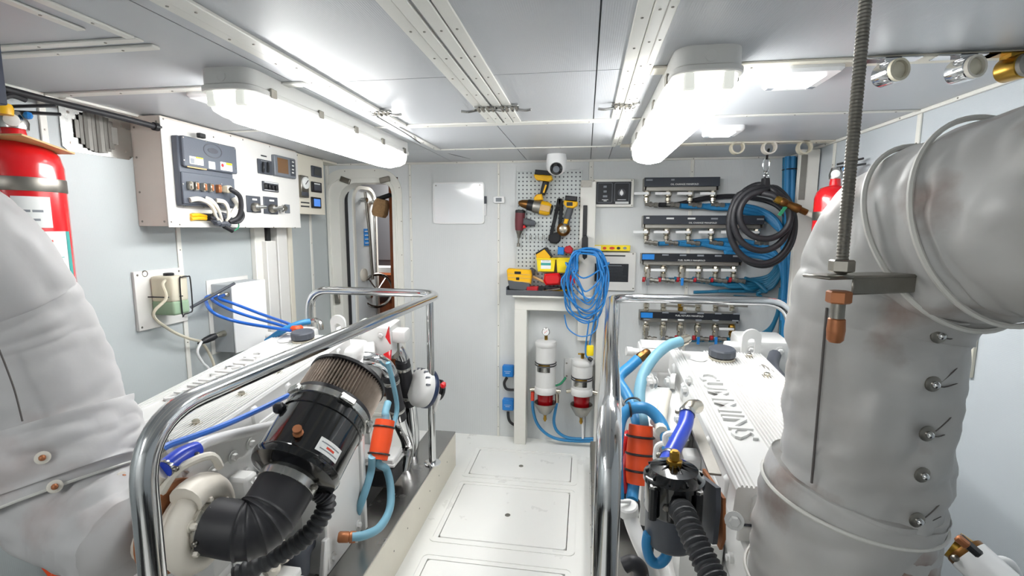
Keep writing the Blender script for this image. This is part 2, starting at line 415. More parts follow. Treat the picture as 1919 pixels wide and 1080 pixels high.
# ---------------------------------------------------------------- door
dcx = (QY(610, 500, D).x+QY(757, 500, D).x)/2; dw = QY(757, 500, D).x-QY(610, 500, D).x; dtop = QY(690, 317, D).z; dbot = .06
dcz = (dtop+dbot)/2; dh = dtop-dbot
dr = thing('door_1', 'white rounded watertight doorway with its leaf swung open', None, (dcx, D, 0), kind='structure')
def DR(w, h, r): return rr(w, h, r, 8)
ux, uz, wy = (1, 0, 0), (0, 0, 1), V((0, -1, 0))
o = V((dcx, D, dcz))
fr = G().ring(DR(dw, dh, .17), DR(dw-.09, dh-.09, .14), o+V((0, -.001, 0)), ux, uz, wy*.012).build('flange', 'trim', dr)
iw = QY(748, 500, D).x-QY(643, 500, D).x; icx = (QY(748, 500, D).x+QY(643, 500, D).x)/2; itop = QY(690, 343, D).z; ih = itop-.2; icz = itop-ih/2
of = V((icx, D, icz))
def RR(w, h, r, c): return [(a+c.x-o.x, b+c.z-o.z) for a, b in DR(w, h, r)]
G().ring(DR(dw-.09, dh-.09, .14), DR(dw-.13, dh-.13, .12), o+V((0, -.001, 0)), ux, uz, wy*.03).build('coaming', 'trim', dr)
G().ring(DR(dw-.13, dh-.13, .12), RR(iw, ih, .13, of), o, ux, uz, wy*.02).build('coaming_inner', 'trim', dr)
G().ring(RR(iw+.03, ih+.03, .14, of), RR(iw, ih, .13, of), o, ux, uz, V((0, .12, 0))).build('jamb_sleeve', 'trim', dr)
screws([QY(px, py, D-.013) for px, py in ((646, 321), (702, 320), (748, 352), (752, 415), (753, 478), (604, 415), (606, 475), (600, 532), (757, 590))], (0, -1, 0), dr, .004)
for px, py, rz in ((647, 338, .35), (721, 337, -.2), (632, 560, 1.5)):
    p = QY(px, py, D-.03); G().box(p, (.075, .02, .038), Matrix.Rotation(rz, 3, 'Y'), .004).build('door_dog_block', 'steel_dull', dr)
# the leaf, swung away into the passage
hp = QY(655, 480, D+.06); ep = QY(699, 480, D+.40); du = (ep-hp); du.z = 0; lw = du.length; du.normalize(); dn = V((du.y, -du.x, 0))
lt = QY(685, 348, D+.16).z; lb = .2
lc = V((hp.x, hp.y, 0)) + du*lw/2; lc.z = (lt+lb)/2
lf = G().prism(rr(lw, lt-lb, .12, 8), lc, du, uz, dn*.035, .006).build('door_leaf', 'door_leaf', dr)
G().ring(rr(lw+.012, lt-lb+.012, .125, 8), rr(lw-.02, lt-lb-.02, .11, 8), lc-dn*.02, du, uz, dn*.022).build('gasket', 'rubber', dr)
G().ring(rr(lw, lt-lb, .12, 8), rr(lw-.05, lt-lb-.05, .095, 8), lc+dn*.035, du, uz, dn*.012).build('leaf_rim', 'trim', dr)
def LP(a, z, off=.05): return lc + du*(a*lw/2) + V((0, 0, z-lc.z)) + dn*off
zt = lt
def leafz(py): return QY(685, py, D+.2).z
g = G().tube([LP(-.25, leafz(360), .07), LP(-.02, leafz(440), .075), LP(.2, leafz(525), .07)], .011, 8); g.build('dog_lever', 'steel_dull', dr)
g = G().tube([LP(.66, leafz(368), .06), LP(.62, leafz(500), .06), LP(.6, leafz(600), .06)], .008, 8); g.build('dog_rod', 'steel', dr)
g = G()
for a, py in ((-.25, 375), (.62, 378), (-.1, 555)): g.cyl(LP(a, leafz(py), .04), LP(a, leafz(py), .085), .018, n=12); g.cyl(LP(a-.12, leafz(py), .07), LP(a+.15, leafz(py), .07), .01, n=8)
pieces(g, 'dog_spindle', 'steel', dr, 2)
p = LP(.12, leafz(445), .036); G().prism(rr(.085, .13, .004), p, du, uz, dn*.002).build('notice', 'plate_blue', dr, 'blue printed notice')
for k in range(4): G().box(p+dn*.003+V((0, 0, .045-.03*k)), (.06, .002, .006), Matrix((du, dn, V(uz))).transposed()).build('notice_line', 'paper', dr)
p = LP(-.28, leafz(515), .036); g = G().lathe([(.05, 0), (.05, .012), (.035, .02)], p, dn, 20); g.build('round_cover', 'old_white', dr)
# hand wheel beyond the leaf
hw = QY(707, 545, D+.30); wn = V((.75, -.66, 0)).normalized(); wheel = G().torus(hw, wn, .13, .012, 32, 8)
a1, a2, _ = frame(wn)
wheel.build('hand_wheel', 'steel', dr)
g = G().cyl(hw-wn*.03, hw+wn*.03, .022, n=12)
for k in range(5): t = 2*PI*k/5+.3; g.cyl(hw, hw+(a1*math.cos(t)+a2*math.sin(t))*.128, .006, n=6)
pieces(g, 'wheel_spoke', 'steel', dr)
# passage beyond the doorway
px0, px1 = -2.1, QY(748, 480, D).x
pz = thing('passage', 'dim passage with grey lining seen through the doorway', None, ((px0+px1)/2, D+.5, 0), kind='structure')
G().bb((px0-.1, D+.95, -.06), (px1+.5, D+1.0, 2.1)).build('end_lining', 'panel_dark', pz)
G().bb((px0-.1, D+T, -.06), (px0-.06, D+1.0, 2.1)).build('side_lining', 'panel_dark', pz)
G().bb((px1+.46, D+T, -.06), (px1+.5, D+1.0, 2.1)).build('side_lining', 'wood', pz)
G().bb((px0-.1, D+T, 2.1), (px1+.5, D+1.0, 2.14)).build('lining_top', 'panel_dark', pz)
G().bb((px0-.1, D+T, -.1), (px1+.5, D+1.0, -.06)).build('passage_floor', 'wood', pz)
wj0 = QY(733, 480, D+.4).x
G().bb((wj0, D+.38, -.05), (px1+.45, D+.43, 2.09), .004).build('wood_jamb', 'wood', pz)
for z0, z1 in ((.25, .52), (.58, .86), (.92, 1.1)):
    G().bb((wj0-.32, D+.55, z0), (wj0-.02, D+.9, z1), .006).build('wood_drawer', 'wood', pz)
a = QY(713, 362, D+.8); G().bb((wj0-.38, D+.9, a.z-.6), (wj0-.01, D+.93, a.z-.02), .004).build('grey_locker_door', 'grey_plastic', pz)
a = QY(722, 505, D+.5); G().prism(rr(.22, .16, .02), a+V((0, 0, -.02)), (1, 0, 0), (0, 1, 0), (0, 0, .045), .004).build('white_tray', 'white_plastic', pz)
ld = bpy.data.lights.new('passage_fill', 'AREA'); ld.energy = 14; ld.size = .3; ld.color = (1, .97, .9); lo = bpy.data.objects.new('passage_fill', ld); COL.objects.link(lo); lo.location = (px1-.05, D+.72, 2.08)  # added fill light without a fixture, brightens the passage behind the door
# brush hanging on the door
b = QY(714, 388, D+.28)
br = thing('hand_brush', 'tan bristle brush head hanging from the open door leaf', 'brush', b)
G().lathe([(.05, -.075), (.062, -.05), (.06, .02), (.045, .06)], b, (.25, 0, 1), 14, rf=lambda t, h: 1+.06*math.sin(5*t)).build('bristles', 'bristle', br)
G().box(b+V((.03, 0, .075)), (.12, .05, .03), Matrix.Rotation(-.3, 3, 'Y'), .006).build('brush_back', 'black_plastic', br)
# ---------------------------------------------------------------- ceiling lamps
def fluor(cx, y0, y1, lab, w=.165, group='long sealed ceiling lamps', skew=0):
    t = thing('fluorescent_fixture', lab, 'ceiling lamp', (cx, (y0+y1)/2, H-.10), group)
    c = V((cx, (y0+y1)/2, H)); L = y1-y0
    G().prism(rr(w, L, .045, 6), c, (1, 0, 0), (0, 1, 0), (0, 0, -.048), .004).build('housing', 'lamp_body', t)
    G().prism(rr(w+.012, L+.012, .05, 6), c-V((0, 0, .048)), (1, 0, 0), (0, 1, 0), (0, 0, -.014), .003).build('gasket_rim', 'lamp_body', t)
    g = G(); prof = [(w*.5-.004, 0), (w*.48, .02), (w*.40, .038), (w*.25, .05), (0, .054)]
    loops = [[(cx+a, b) for a, b in ()]]
    vs = []; fs = []; n = None
    for k, (hw_, dz) in enumerate(((.5, 0), (.49, .028), (.45, .052), (.34, .068), (.14, .074))):
        P = rr(w*2*hw_-.006, L-.13-w*(1-2*hw_)*.3, min(.044, w*hw_*.9) if k else .01, 4)
        n = len(P); vs += [(c.x+a, c.y+b, H-.062-dz) for a, b in P]
        if k: fs += [((k-1)*n+i, (k-1)*n+(i+1) % n, k*n+(i+1) % n, k*n+i) for i in range(n)]
    fs.append(tuple(4*n+i for i in range(n)))
    G().add(vs, fs).build('diffuser', 'diffuser', t)
    for s in (-1, 1):
        vs = []; fs = []
        for k, (hw_, dz) in enumerate(((.5, 0), (.49, .026), (.45, .048), (.34, .062), (.14, .068))):
            P = rr(w*2*hw_-.007, .13-w*(1-2*hw_)*.6, min(.044, w*hw_*.9, .06-w*(1-2*hw_)*.3), 4); vs += [(c.x+a, c.y+s*(L/2-.072-(.5-hw_)*w*.25)+b, H-.062-dz) for a, b in P]
            if k: fs += [((k-1)*n+i, (k-1)*n+(i+1) % n, k*n+(i+1) % n, k*n+i) for i in range(n)]
        fs.append(tuple(4*n+i for i in range(n))); G().add(vs, fs).build('diffuser_end', 'diffuser_end', t)
    for s in (-1, 1):
        for k in range(5):
            p = c + V((s*(w/2+.006), L*(-.42+.21*k), -.052)); G().box(p, (.008, .03, .028), None, .002).build('clip', 'steel_dull', t)
    for s in (-1, 1): G().lathe([(.014, 0), (.014, .002), (.011, .0025)], c+V((0, s*(-L/2), -.026)), (0, -s*-1*-1, 0), 14).build('knockout', 'lamp_body', t)
    for s in (-.28, .28): G().bb((c.x+s*w-.014, y0+.006, H-.104), (c.x+s*w+.014, y0+.05, H-.06), .004).build('lamp_holder', 'holder', t)
    return t
fluor(-1.035, 1.28, 2.55, 'long white fluorescent lamp on the left ceiling above the control cabinet')
fluor(.295, 1.30, 2.56, 'long white fluorescent lamp on the right ceiling above the right engine')
fluor(-1.035, -1.45, -.18, 'added fluorescent fill lamp, unseen behind the viewpoint on the left ceiling')  # unseen extra lamp, added to even out the room light
def led(px, py, lab, rz=0, w=.155, l=.2):
    p = QZ(px, py, H-.02); p.z = H; Rm = Matrix.Rotation(rz, 3, 'Z'); u = Rm @ V((1, 0, 0)); v = Rm @ V((0, 1, 0))
    t = thing('square_lamp', lab, 'ceiling lamp', p-V((0, 0, .03)), 'small square ceiling lamps')
    G().prism(rr(w, l, .02), p, u, v, (0, 0, -.024), .008).build('bezel', 'white_plastic', t)
    G().prism(rr(w*.58, l*.62, .008), p-V((0, 0, .024)), u, v, (0, 0, -.004), .002).build('lens', 'led', t)
    g = G()
    for sx in (-1, 1):
        for sy in (-1, 0, 1): g.box(p+u*(sx*w*.38)+v*(l*.36+sy*.008)-V((0, 0, .0245)), (.018, .003, .002))
    g.build('vent_slots', 'print_grey', t, kind='stuff')
led(1500, 150, 'square white lamp beside the near ceiling strip on the right')
led(1354, 250, 'small square white lamp near the far end of the right ceiling', w=.15, l=.17)
led(424, 192, 'square white lamp half hidden behind the left fluorescent lamp', w=.16, l=.19)
# toggle latches on the ceiling strips
def latch(px, py, lab, s=1):
    p = QZ(px, py, H-.012); t = thing('toggle_latch', lab, 'latch', p, 'steel toggle latches on the ceiling strips')
    G().box(p+V((0, 0, .005)), (.075, .026, .008), None, .002).build('base_plate', 'steel', t)
    G().box(p+V((-s*.05, 0, .005)), (.022, .026, .010), None, .002).build('strike', 'steel', t)
    g = G()
    for q in (-.022, -.005, .014, .03): g.cyl(p+V((q, -.014, -.006)), p+V((q, .014, -.006)), .006, n=8)
    pieces(g, 'hinge_barrel', 'steel_dull', t)
    G().tube(sp([p+V((s*.028, 0, -.006)), p+V((s*.06, -.008, -.013)), p+V((s*.085, -.015, -.012))], 4), .005, 6).build('lever', 'steel', t)
    G().torus(p+V((-s*.03, 0, -.007)), (0, 0, 1), .016, .0025, 12, 6).build('bail', 'steel', t)
latch(715, 211, 'steel toggle latch at the end of the left ceiling strip')
latch(908, 203, 'steel toggle latch on the left half of the middle ceiling strips', -1)
latch(953, 202, 'steel toggle latch on the right half of the middle ceiling strips')
latch(1166, 198, 'steel toggle latch on the right ceiling strip', -1)
# ================================================================ left wall
XF = -1.705
def LF(px, py, off=0): return QX(px, py, XF+off)
LU, LV, LN = V((0, 1, 0)), V((0, 0, 1)), V((1, 0, 0))
def lrect(g, p, q, x0, th, bev=.001, r=None):
    """box on a left-wall plane between two opposite corners seen at p and q"""
    a = QX(*p, x0+th); b = QX(*q, x0+th)
    if r: return g.prism([(y, z) for y, z in rr(abs(b.y-a.y), abs(b.z-a.z), r)], (x0, (a.y+b.y)/2, (a.z+b.z)/2), LU, LV, LN*th, bev)
    return g.bb((x0, a.y, a.z), (x0+th, b.y, b.z), bev)
cab = thing('control_cabinet', 'large off-white engine control cabinet high on the left wall', 'cabinet', (XL+.07, 2.2, 1.5))
G().bb((XL, 1.755, 1.50), (XF-.004, 2.68, 1.945), .002).build('body', 'cabinet_side', cab)
G().bb((XF-.004, 1.753, 1.496), (XF, 2.685, 1.937), .001).build('front_panel', 'cabinet', cab)
screws([LF(*p) for p in ((306, 223), (321, 416), (337, 421), (400, 257), (432, 255), (455, 262), (505, 275), (460, 426), (513, 426), (553, 427), (557, 291))], LN, cab, .004)
screws([(XL+.02, 1.754, z) for z in (1.52, 1.64, 1.78, 1.9)]+[(XF-.02, 1.754, 1.52), (XF-.02, 1.754, 1.92)], (0, -1, 0), cab, .005)
# control module
X1 = XF
md = lrect(G(), (331, 253), (441, 391), X1, .03, .004).build('module_case', 'module', cab)
top = lrect(G(), (341, 253), (446, 327), X1+.03, .016, .004, .008).build('module_cover', 'module', cab)
lrect(G(), (340, 321), (443, 388), X1+.03, .008, .003).build('connector_plate', 'module', cab)
G().ring(circ(.055, 24, .032), circ(.05, 24, .028), QX(399, 283, X1+.046), LU, LV, LN*.0015).build('oval_emblem', 'dark_grey', cab)
G().prism(circ(.03, 20, .012), QX(399, 283, X1+.046), LU, LV, LN*.001).build('emblem_relief', 'dark_grey', cab)
G().box(QX(381, 258, X1+.045)+V((-.01, 0, .008)), (.02, .035, .02), None, .003).build('hanging_lug', 'black_plastic', cab)
def sticker(p, q, x, m, parent, name='sticker'): return lrect(G(), p, q, x, .0012, .0004).build(name, m, parent)
XC = X1+.046
sticker((355, 292), (382, 311), XC, 'paper', cab); sticker((367, 294), (381, 299), XC+.001, 'yellow', cab)
sticker((357, 296), (365, 307), XC+.001, 'print_grey', cab)
sticker((351, 311), (388, 319), XC, 'wood_pale', cab); sticker((391, 302), (404, 318), XC, 'paper', cab)
sticker((413, 303), (436, 322), XC, 'paper', cab); sticker((424, 305), (435, 311), XC+.001, 'yellow', cab)
G().lathe([(.008, 0), (.008, .001)], QX(417, 310, XC+.001), LN, 12).build('sticker_dot', 'red_dull', cab)
screws([QX(px, py, XC) for px, py in ((343, 257), (410, 271), (440, 279), (345, 300), (442, 316), (386, 265))], LN, cab, .004, 'steel')
screws([QX(px, py, X1+.038) for px, py in ((343, 345), (345, 387), (382, 388), (415, 345))], LN, cab, .004, 'steel')
for i, (px, py) in enumerate(((352, 348), (363, 349), (378, 351), (391, 352), (406, 354))):
    p = QX(px, py, X1+.038); c = G().box(p+V((.010, 0, 0)), (.022, .018 if i else .014, .036), None, .003).build('connector', 'nickel' if i != 4 else 'copper', cab)
    G().box(p+V((.022, 0, 0)), (.004, .009, .026), None, .001).build('contact_block', 'copper' if i else 'steel_dull', c)
p0 = QX(418, 355, X1+.04)
G().box(p0+V((.02, 0, 0)), (.04, .03, .034), None, .006).build('connector', 'pvc_aged', cab)
G().tube(sp([p0+V((.03, .01, 0)), LF(434, 356, .085), LF(449, 368, .09), LF(452, 390, .085), LF(446, 408, .07), LF(430, 416, .05)], 6), .011, 10).build('black_cable', 'rubber', cab)
G().tube(sp([LF(452, 392, .06), LF(456, 405, .06), LF(448, 416, .055), LF(434, 417, .04)], 5), .008, 8).build('black_cable', 'rubber', cab)
for a in (((356, 375), (372, 373), (388, 379), (399, 390), (404, 404), (408, 412)), ((385, 372), (395, 376), (405, 386), (412, 400), (416, 414)), ((405, 376), (420, 379), (427, 390), (428, 404), (424, 414)), ((437, 372), (444, 385), (436, 398), (426, 412))):
    n = len(a); G().tube(sp([LF(x, y, .045+.02*math.sin(PI*i/(n-1))) for i, (x, y) in enumerate(a)], 5), lambda t: .011-.005*t, 8).build('wrapped_cable', 'old_white', cab)
G().tube(sp([LF(447, 418, .03), LF(447, 426, .04), LF(440, 432, .04), LF(432, 433, .04)], 4), .003, 6).build('green_wire', 'green', cab)
# slot with yellow insulated tools behind the cables
a = LF(355, 399); b = LF(425, 415)
G().ring(rr(b.y-a.y+.01, a.z-b.z+.012, .018), rr(b.y-a.y, a.z-b.z, .014), (XF, (a.y+b.y)/2, (a.z+b.z)/2), LU, LV, LN*.002).build('slot_rim', 'cream', cab)
G().prism(rr(b.y-a.y, a.z-b.z, .014), (XF, (a.y+b.y)/2, (a.z+b.z)/2), LU, LV, LN*.0012).build('slot', 'black_plastic', cab)
for k in (-1, 1): G().tube([LF(358, 407+k*3.4, .008), LF(372, 406+k*3.2, .010), LF(386, 408+k*2, .01)], .008, 8).build('terminal_cover', 'tool_yellow', cab)
g = G(); random.seed(3)
for k in range(16):
    p = LF(392+random.random()*40, 402+random.random()*20, .025+.02*random.random()); g.sph(p, .012+.006*random.random(), 8, (1, 1.2, .8))
g.build('cable_knot', 'dark_grey', cab)
G().cyl(LF(420, 424, .04), LF(436, 433, .05), .011, n=10).build('loose_plug', 'black_plastic', cab)
G().tube(sp([LF(402, 402, .03), LF(412, 412, .045), LF(420, 424, .04)], 4), .005, 6).build('wrapped_cable', 'old_white', cab)
# switch panels and display
sw = lrect(G(), (484, 297), (511, 329), XF, .010, .002).build('switch_panel', 'dark_grey', cab)
for px in (493, 502): G().tube(sp([LF(px, 305, .012), LF(px+1, 313, .022), LF(px+.5, 323, .014)], 4), .006, 8).build('rocker_lever', 'black_plastic', sw)
sticker((489, 290), (500, 295), XF, 'print_black', cab); sticker((489, 301), (505, 304), XF+.011, 'paper', cab)
ds = lrect(G(), (514, 289), (556, 336), XF, .020, .004, .008).build('display', 'grey_plastic', cab)
lrect(G(), (520, 295), (541, 327), XF+.020, .002, .0005).build('screen', 'screen_warm', ds)
lrect(G(), (544, 299), (554, 331), XF+.020, .002, .0005).build('button_strip', 'dark_grey', ds)
for py in (304, 311, 318, 324): G().box(QX(549, py, XF+.024), (.003, .018, .007), None, .001).build('button', 'paper', ds)
bp_ = lrect(G(), (493, 339), (523, 361), XF, .010, .002).build('breaker_panel', 'dark_grey', cab)
for k in range(4): G().box(QX(498+k*6.6, 349+k*1.2, XF+.018), (.016, .016, .030), None, .003).build('breaker_switch', 'black_plastic', bp_)
sticker((496, 342), (521, 344), XF+.0105, 'paper', cab); sticker((496, 356), (521, 358), XF+.0105, 'paper', cab)
for p, q in (((462, 366), (490, 399)), ((494, 368), (522, 402))):
    kp = lrect(G(), p, q, XF, .006, .002).build('throttle_panel', 'dark_grey', cab)
    c = QX((p[0]+q[0])/2-1, (p[1]+q[1])/2+6, XF+.006)
    G().lathe([(.022, 0), (.024, .01), (.02, .03), (.012, .036)], c, LN, 16).build('knob_base', 'steel_dull', kp)
    G().tube([c+V((.025, -.02, 0)), c+V((.05, .03, .002))], .009, 8).build('key_switch', 'steel', kp)
    sticker((p[0]+11, p[1]+6), (p[0]+20, p[1]+10), XF+.0065, 'paper', cab)
k2 = lrect(G(), (534, 383), (544, 400), XF, .004, .001).build('lock_plate', 'grey_plastic', cab)
c = QX(530, 391, XF+.02); G().box(c, (.03, .05, .028), Matrix.Rotation(.6, 3, 'X'), .008).build('turn_handle', 'steel', cab)
G().cyl(c-V((.02, 0, 0)), c+V((.02, 0, 0)), .014, n=12).build('lock_cylinder', 'steel_dull', cab)
G().cyl(V((XL+.13, 1.735, QX(247, 227, XL+.13).z)), V((XL+.13, 1.76, QX(247, 227, XL+.13).z)), .016, n=14).build('cable_gland', 'black_plastic', cab)
# second, shallower cabinet
X2 = -1.735
e = QX(607, 350, X2); zb = QX(605, 402, X2).z
c2 = thing('instrument_cabinet', 'narrow cream instrument cabinet between the control cabinet and the doorway', 'cabinet', (XL+.05, (2.69+e.y)/2, zb))
G().bb((XL, 2.69, zb), (X2-.003, e.y, 1.945), .002).build('body', 'cream', c2)
G().bb((X2-.003, 2.688, zb-.003), (X2, e.y+.003, 1.935), .001).build('front_panel', 'cream', c2)
def sq(p, q, m1, nm, m2='screen', parent=c2, x=X2):
    f = lrect(G(), p, q, x, .012, .003).build(nm, m1, parent); dx = (q[0]-p[0])*.2; dy = (q[1]-p[1])*.16
    lrect(G(), (p[0]+dx, p[1]+dy), (q[0]-dx*.6, q[1]-dy), x+.012, .002, .0005).build('face', m2, f); return f
sq((585, 310), (604, 334), 'dark_grey', 'gauge_display'); sq((585, 340), (604, 362), 'black_plastic', 'gauge_display', 'dark_grey'); sq((585, 369), (603, 391), 'black_plastic', 'gauge_display', 'screen_blue')
sticker((589, 343), (600, 347), X2+.015, 'paper', c2)
gb = lrect(G(), (564, 328), (580, 371), X2, .022, .003).build('thermometer', 'steel_dull', c2)
c = QX(572, 343, X2+.022); G().lathe([(.036, 0), (.036, .008), (.033, .009)], c, LN, 24).build('dial', 'paper', gb)
G().box(c+V((.010, .004, .004)), (.002, .04, .004), Matrix.Rotation(.7, 3, 'X')).build('needle', 'print_black', gb)
lrect(G(), (566, 359), (579, 368), X2+.022, .004, .001).build('scale', 'dark_grey', gb)
for y in (378, 385): sticker((564, y), (580, y+4), X2, 'print_black', c2)
G().bb((XL+.002, e.y+.01, 1.935), (XL+.11, D-.05, 1.948)).build('head_flashing', 'cream', c2)
# white channels below the cabinet
def chan(pa, pb, depth, z0, z1, lab, m='trim', y=None):
    a = QX(pa, 500, XL+depth); b = QX(pb, 500, XL+depth)
    return G().bb((XL, a.y, z0), (XL+depth, b.y, z1), .003).build('cable_trunking', m, None, lab, 'trunking', 'cable trunking below the control cabinet')
chan(481, 500, .03, .02, 1.498, 'wide flat white cable trunking below the control cabinet')
chan(502, 520, .06, .02, 1.42, 'white boxed cable trunking with an open dark top end', 'cabinet')
chan(523, 541, .06, .02, 1.498, 'white boxed cable trunking beside the open topped one', 'cabinet')
chan(543, 551, .02, .02, 1.498, 'narrow cream trunking strip with screws beside the doorway', 'cream')
a = QX(506, 450, XL+.05); G().bb((XL+.004, a.y-.012, 1.40), (XL+.045, a.y+.018, 1.497), .003).build('black_strap', 'black_plastic', None, 'black strap coming out of the open trunking top', 'strap')
# round louvre on a steel plate
a = QX(106, 192, XL); b = QX(240, 300, XL)
vc = QX(174, 240, XL+.005); vr = .15
ve = thing('round_vent', 'round louvred steel vent on a bright metal plate', 'vent', (XL+.01, vc.y, vc.z-vr))
py0, py1, pz0, pz1 = a.y, 1.752, b.z, 1.935
n = 40; outer = []
hw, hh = (py1-py0)/2, (pz1-pz0)/2; mc = V((XL, (py0+py1)/2, (pz0+pz1)/2)); vr = min(.152, hh-.008)
for i in range(n):
    t = 2*PI*i/n; c_, s_ = math.cos(t), math.sin(t); k = min(hw/abs(c_) if abs(c_) > 1e-6 else 9, hh/abs(s_) if abs(s_) > 1e-6 else 9); outer.append((c_*k, s_*k))
vo = V((0, vc.y-mc.y, .0))
inner = [(vr*math.cos(2*PI*i/n)+vo.y*.5, vr*math.sin(2*PI*i/n)) for i in range(n)]
G().ring(outer, inner, mc, LU, LV, LN*.006).build('plate', 'steel', ve)
cy = mc.y+vo.y*.5
G().prism(circ(vr, 32), (XL+.0005, cy, mc.z), LU, LV, LN*.001).build('dark_back', 'black_plastic', ve)
for k in range(10):
    y = -vr+vr*2*(k+.5)/10; h = math.sqrt(max(vr*vr-y*y, 0))*.98
    G().box((XL+.011, cy+y, mc.z), (.003, .025, 2*h), Matrix.Rotation(.12*(k % 3), 3, 'Z'), .0008).build('louvre_slat', 'slat', ve)
screws([(XL+.006, py0+.03, pz0+.03), (XL+.006, py1-.03, pz0+.03), (XL+.006, py0+.03, pz1-.03)], LN, ve, .006)
# black conduit along the wall top
zc_ = QX(247, 227, XL+.13).z
G().tube(sp([V((XL+.03, .9, zc_+.03)), V((XL+.03, 1.26, zc_+.03)), V((XL+.06, 1.4, zc_+.02)), V((XL+.12, 1.6, zc_+.006)), V((XL+.13, 1.74, zc_))], 6), .011, 10).build('black_conduit', 'rubber', None, 'black cable conduit running under the ceiling into the control cabinet', 'conduit')
G().tube(sp([V((XL+.035, 1.36, zc_+.01)), V((XL+.035, 1.315, zc_+.012)), V((XL+.03, 1.285, zc_-.03)), V((XL+.025, 1.285, 1.75)), V((XL+.025, 1.295, 1.5)), V((XL+.02, 1.30, 1.0)), V((XL+.02, 1.30, .3))], 6), .010, 8).build('black_conduit', 'rubber', None, 'black cable bending down the wall behind the red extinguisher', 'conduit')
# ---------------------------------------------------------------- fire extinguisher, left
def extinguisher(c, r, z0, z1, lab, nrm, full=True):
    t = thing('fire_extinguisher', lab, 'fire extinguisher', (c[0], c[1], z0))
    o = V((c[0], c[1], 0)); h = z1-z0
    G().lathe([(r*.9, z0), (r, z0+.012), (r, z1-r*.75), (r*.92, z1-r*.4), (r*.68, z1-r*.12), (r*.3, z1), (r*.26, z1+.03)], o, (0, 0, 1), 32).build('cylinder', 'red', t)
    G().lathe([(r*1.012, z1-h*.29), (r*1.02, z1-h*.29+.002), (r*1.02, z1-h*.29+.038), (r*1.012, z1-h*.29+.04)], o, (0, 0, 1), 32).build('strap', 'steel_dull', t)
    n = V(nrm).normalized(); s = V((0, 0, 1)).cross(n)
    def wrap(a0, a1, za, zb, m, nm, rad=1.006):
        g = G(); k = 10; vs = []; fs = []
        for i in range(k+1):
            a = a0+(a1-a0)*i/k; d = (n*math.cos(a)+s*math.sin(a))*r*rad
            vs += [o+d+V((0, 0, za)), o+d+V((0, 0, zb))]
            vs += [o+d*1.004+V((0, 0, za)), o+d*1.004+V((0, 0, zb))]
        for i in range(k):
            b = 4*i; fs += [(b+2, b+6, b+7, b+3), (b, b+1, b+5, b+4), (b+1, b+3, b+7, b+5), (b, b+4, b+6, b+2)]
        fs += [(0, 2, 3, 1), (4*k, 4*k+1, 4*k+3, 4*k+2)]
        return g.add(vs, fs).build(nm, m, t)
    wrap(-.2, .62, z1-h*.49, z1-h*.32, 'paper', 'inspection_label'); 
    wrap(-1.3, 1.15, z1-h*.98, z1-h*.51, 'paper', 'instruction_label'); wrap(1.0, 1.15, z1-h*.98, z1-h*.51, 'teal_print', 'label_edge', 1.011)
    for k, (a0, a1) in enumerate(((.0, .28), (.32, .55))): wrap(a0-.12, a1-.12, z1-h*.405, z1-h*.392, 'print_grey', 'print_line', 1.011)
    wrap(.05, .35, z1-h*.452, z1-h*.44, 'print_grey', 'print_line', 1.011)
    for k in range(2): wrap(.08, .58, z1-h*(.57+.022*k), z1-h*(.558+.022*k), 'red_print', 'print_line', 1.011)
    for k in range(5): wrap(-.6, .85, z1-h*(.66+.05*k), z1-h*(.656+.05*k), 'teal_print', 'print_line', 1.011)
    v = o+V((0, 0, z1+.03))
    G().lathe([(r*.34, 0), (r*.36, .02), (r*.25, .05)], v, (0, 0, 1), 16).build('valve', 'steel', t)
    G().bar(v+V((0, 0, .05)), v+V((0, 0, .06))+s*.11, .022, .008, bev=.002).build('handle', 'black_plastic', t)
    G().bar(v+V((0, 0, .065)), v+V((0, 0, .085))+s*.10, .02, .008, bev=.002).build('squeeze_lever', 'black_plastic', t)
    G().lathe([(.018, 0), (.018, .012), (.014, .014)], v+n*r*.34+V((0, 0, .02)), n, 16).build('pressure_gauge', 'paper', t)
    G().sph(v+s*.035+n*.03+V((0, 0, .04)), .012, 8).build('safety_seal', 'victron', t)
    if full: G().tube(sp([v-s*.03+V((0, 0, .02)), v-s*.08+V((0, 0, .01)), v-s*(r+.02)+V((0, 0, -.1)), v-s*(r+.02)+V((0, 0, -h*.7))], 6), .011, 8).build('discharge_hose', 'rubber', t)
    return t
ec = QX(46, 420, -1.70); et = QX(46, 252, -1.70).z
el = extinguisher((-1.70, ec.y), .105, 1.22, et-.02, 'large red fire extinguisher strapped to the left wall beside the insulated exhaust', (1, -.75, 0))
G().bb((XL, ec.y-.03, 1.25), (-1.79, ec.y+.03, et-.05), .003).build('wall_bracket', 'steel_dull', el)
# cardboard strip and small items lying on top of the extinguisher bracket
sh = QX(60, 268, -1.66)
G().bar(QX(8, 252, -1.62), QX(112, 288, -1.64), .10, .006, bev=.001).build('cardboard_strip', 'wood_pale', None, 'brown cardboard strip lying over the left fire extinguisher', 'cardboard')
k = QX(6, 215, -1.66); G().lathe([(.022, 0), (.024, .02), (.02, .03)], k, (0, 0, 1), 12).build('neck_ring', 'tool_yellow', el)
# dark blue hanger at the left edge
a = QX(-10, 120, -1.1); G().bb((a.x-.02, a.y-.01, QX(1, 196, -1.1).z), (a.x+.006, a.y+.01, H), .002).build('hanger_strap', 'navy', None, 'dark blue steel hanger strap at the left picture edge', 'hanger')
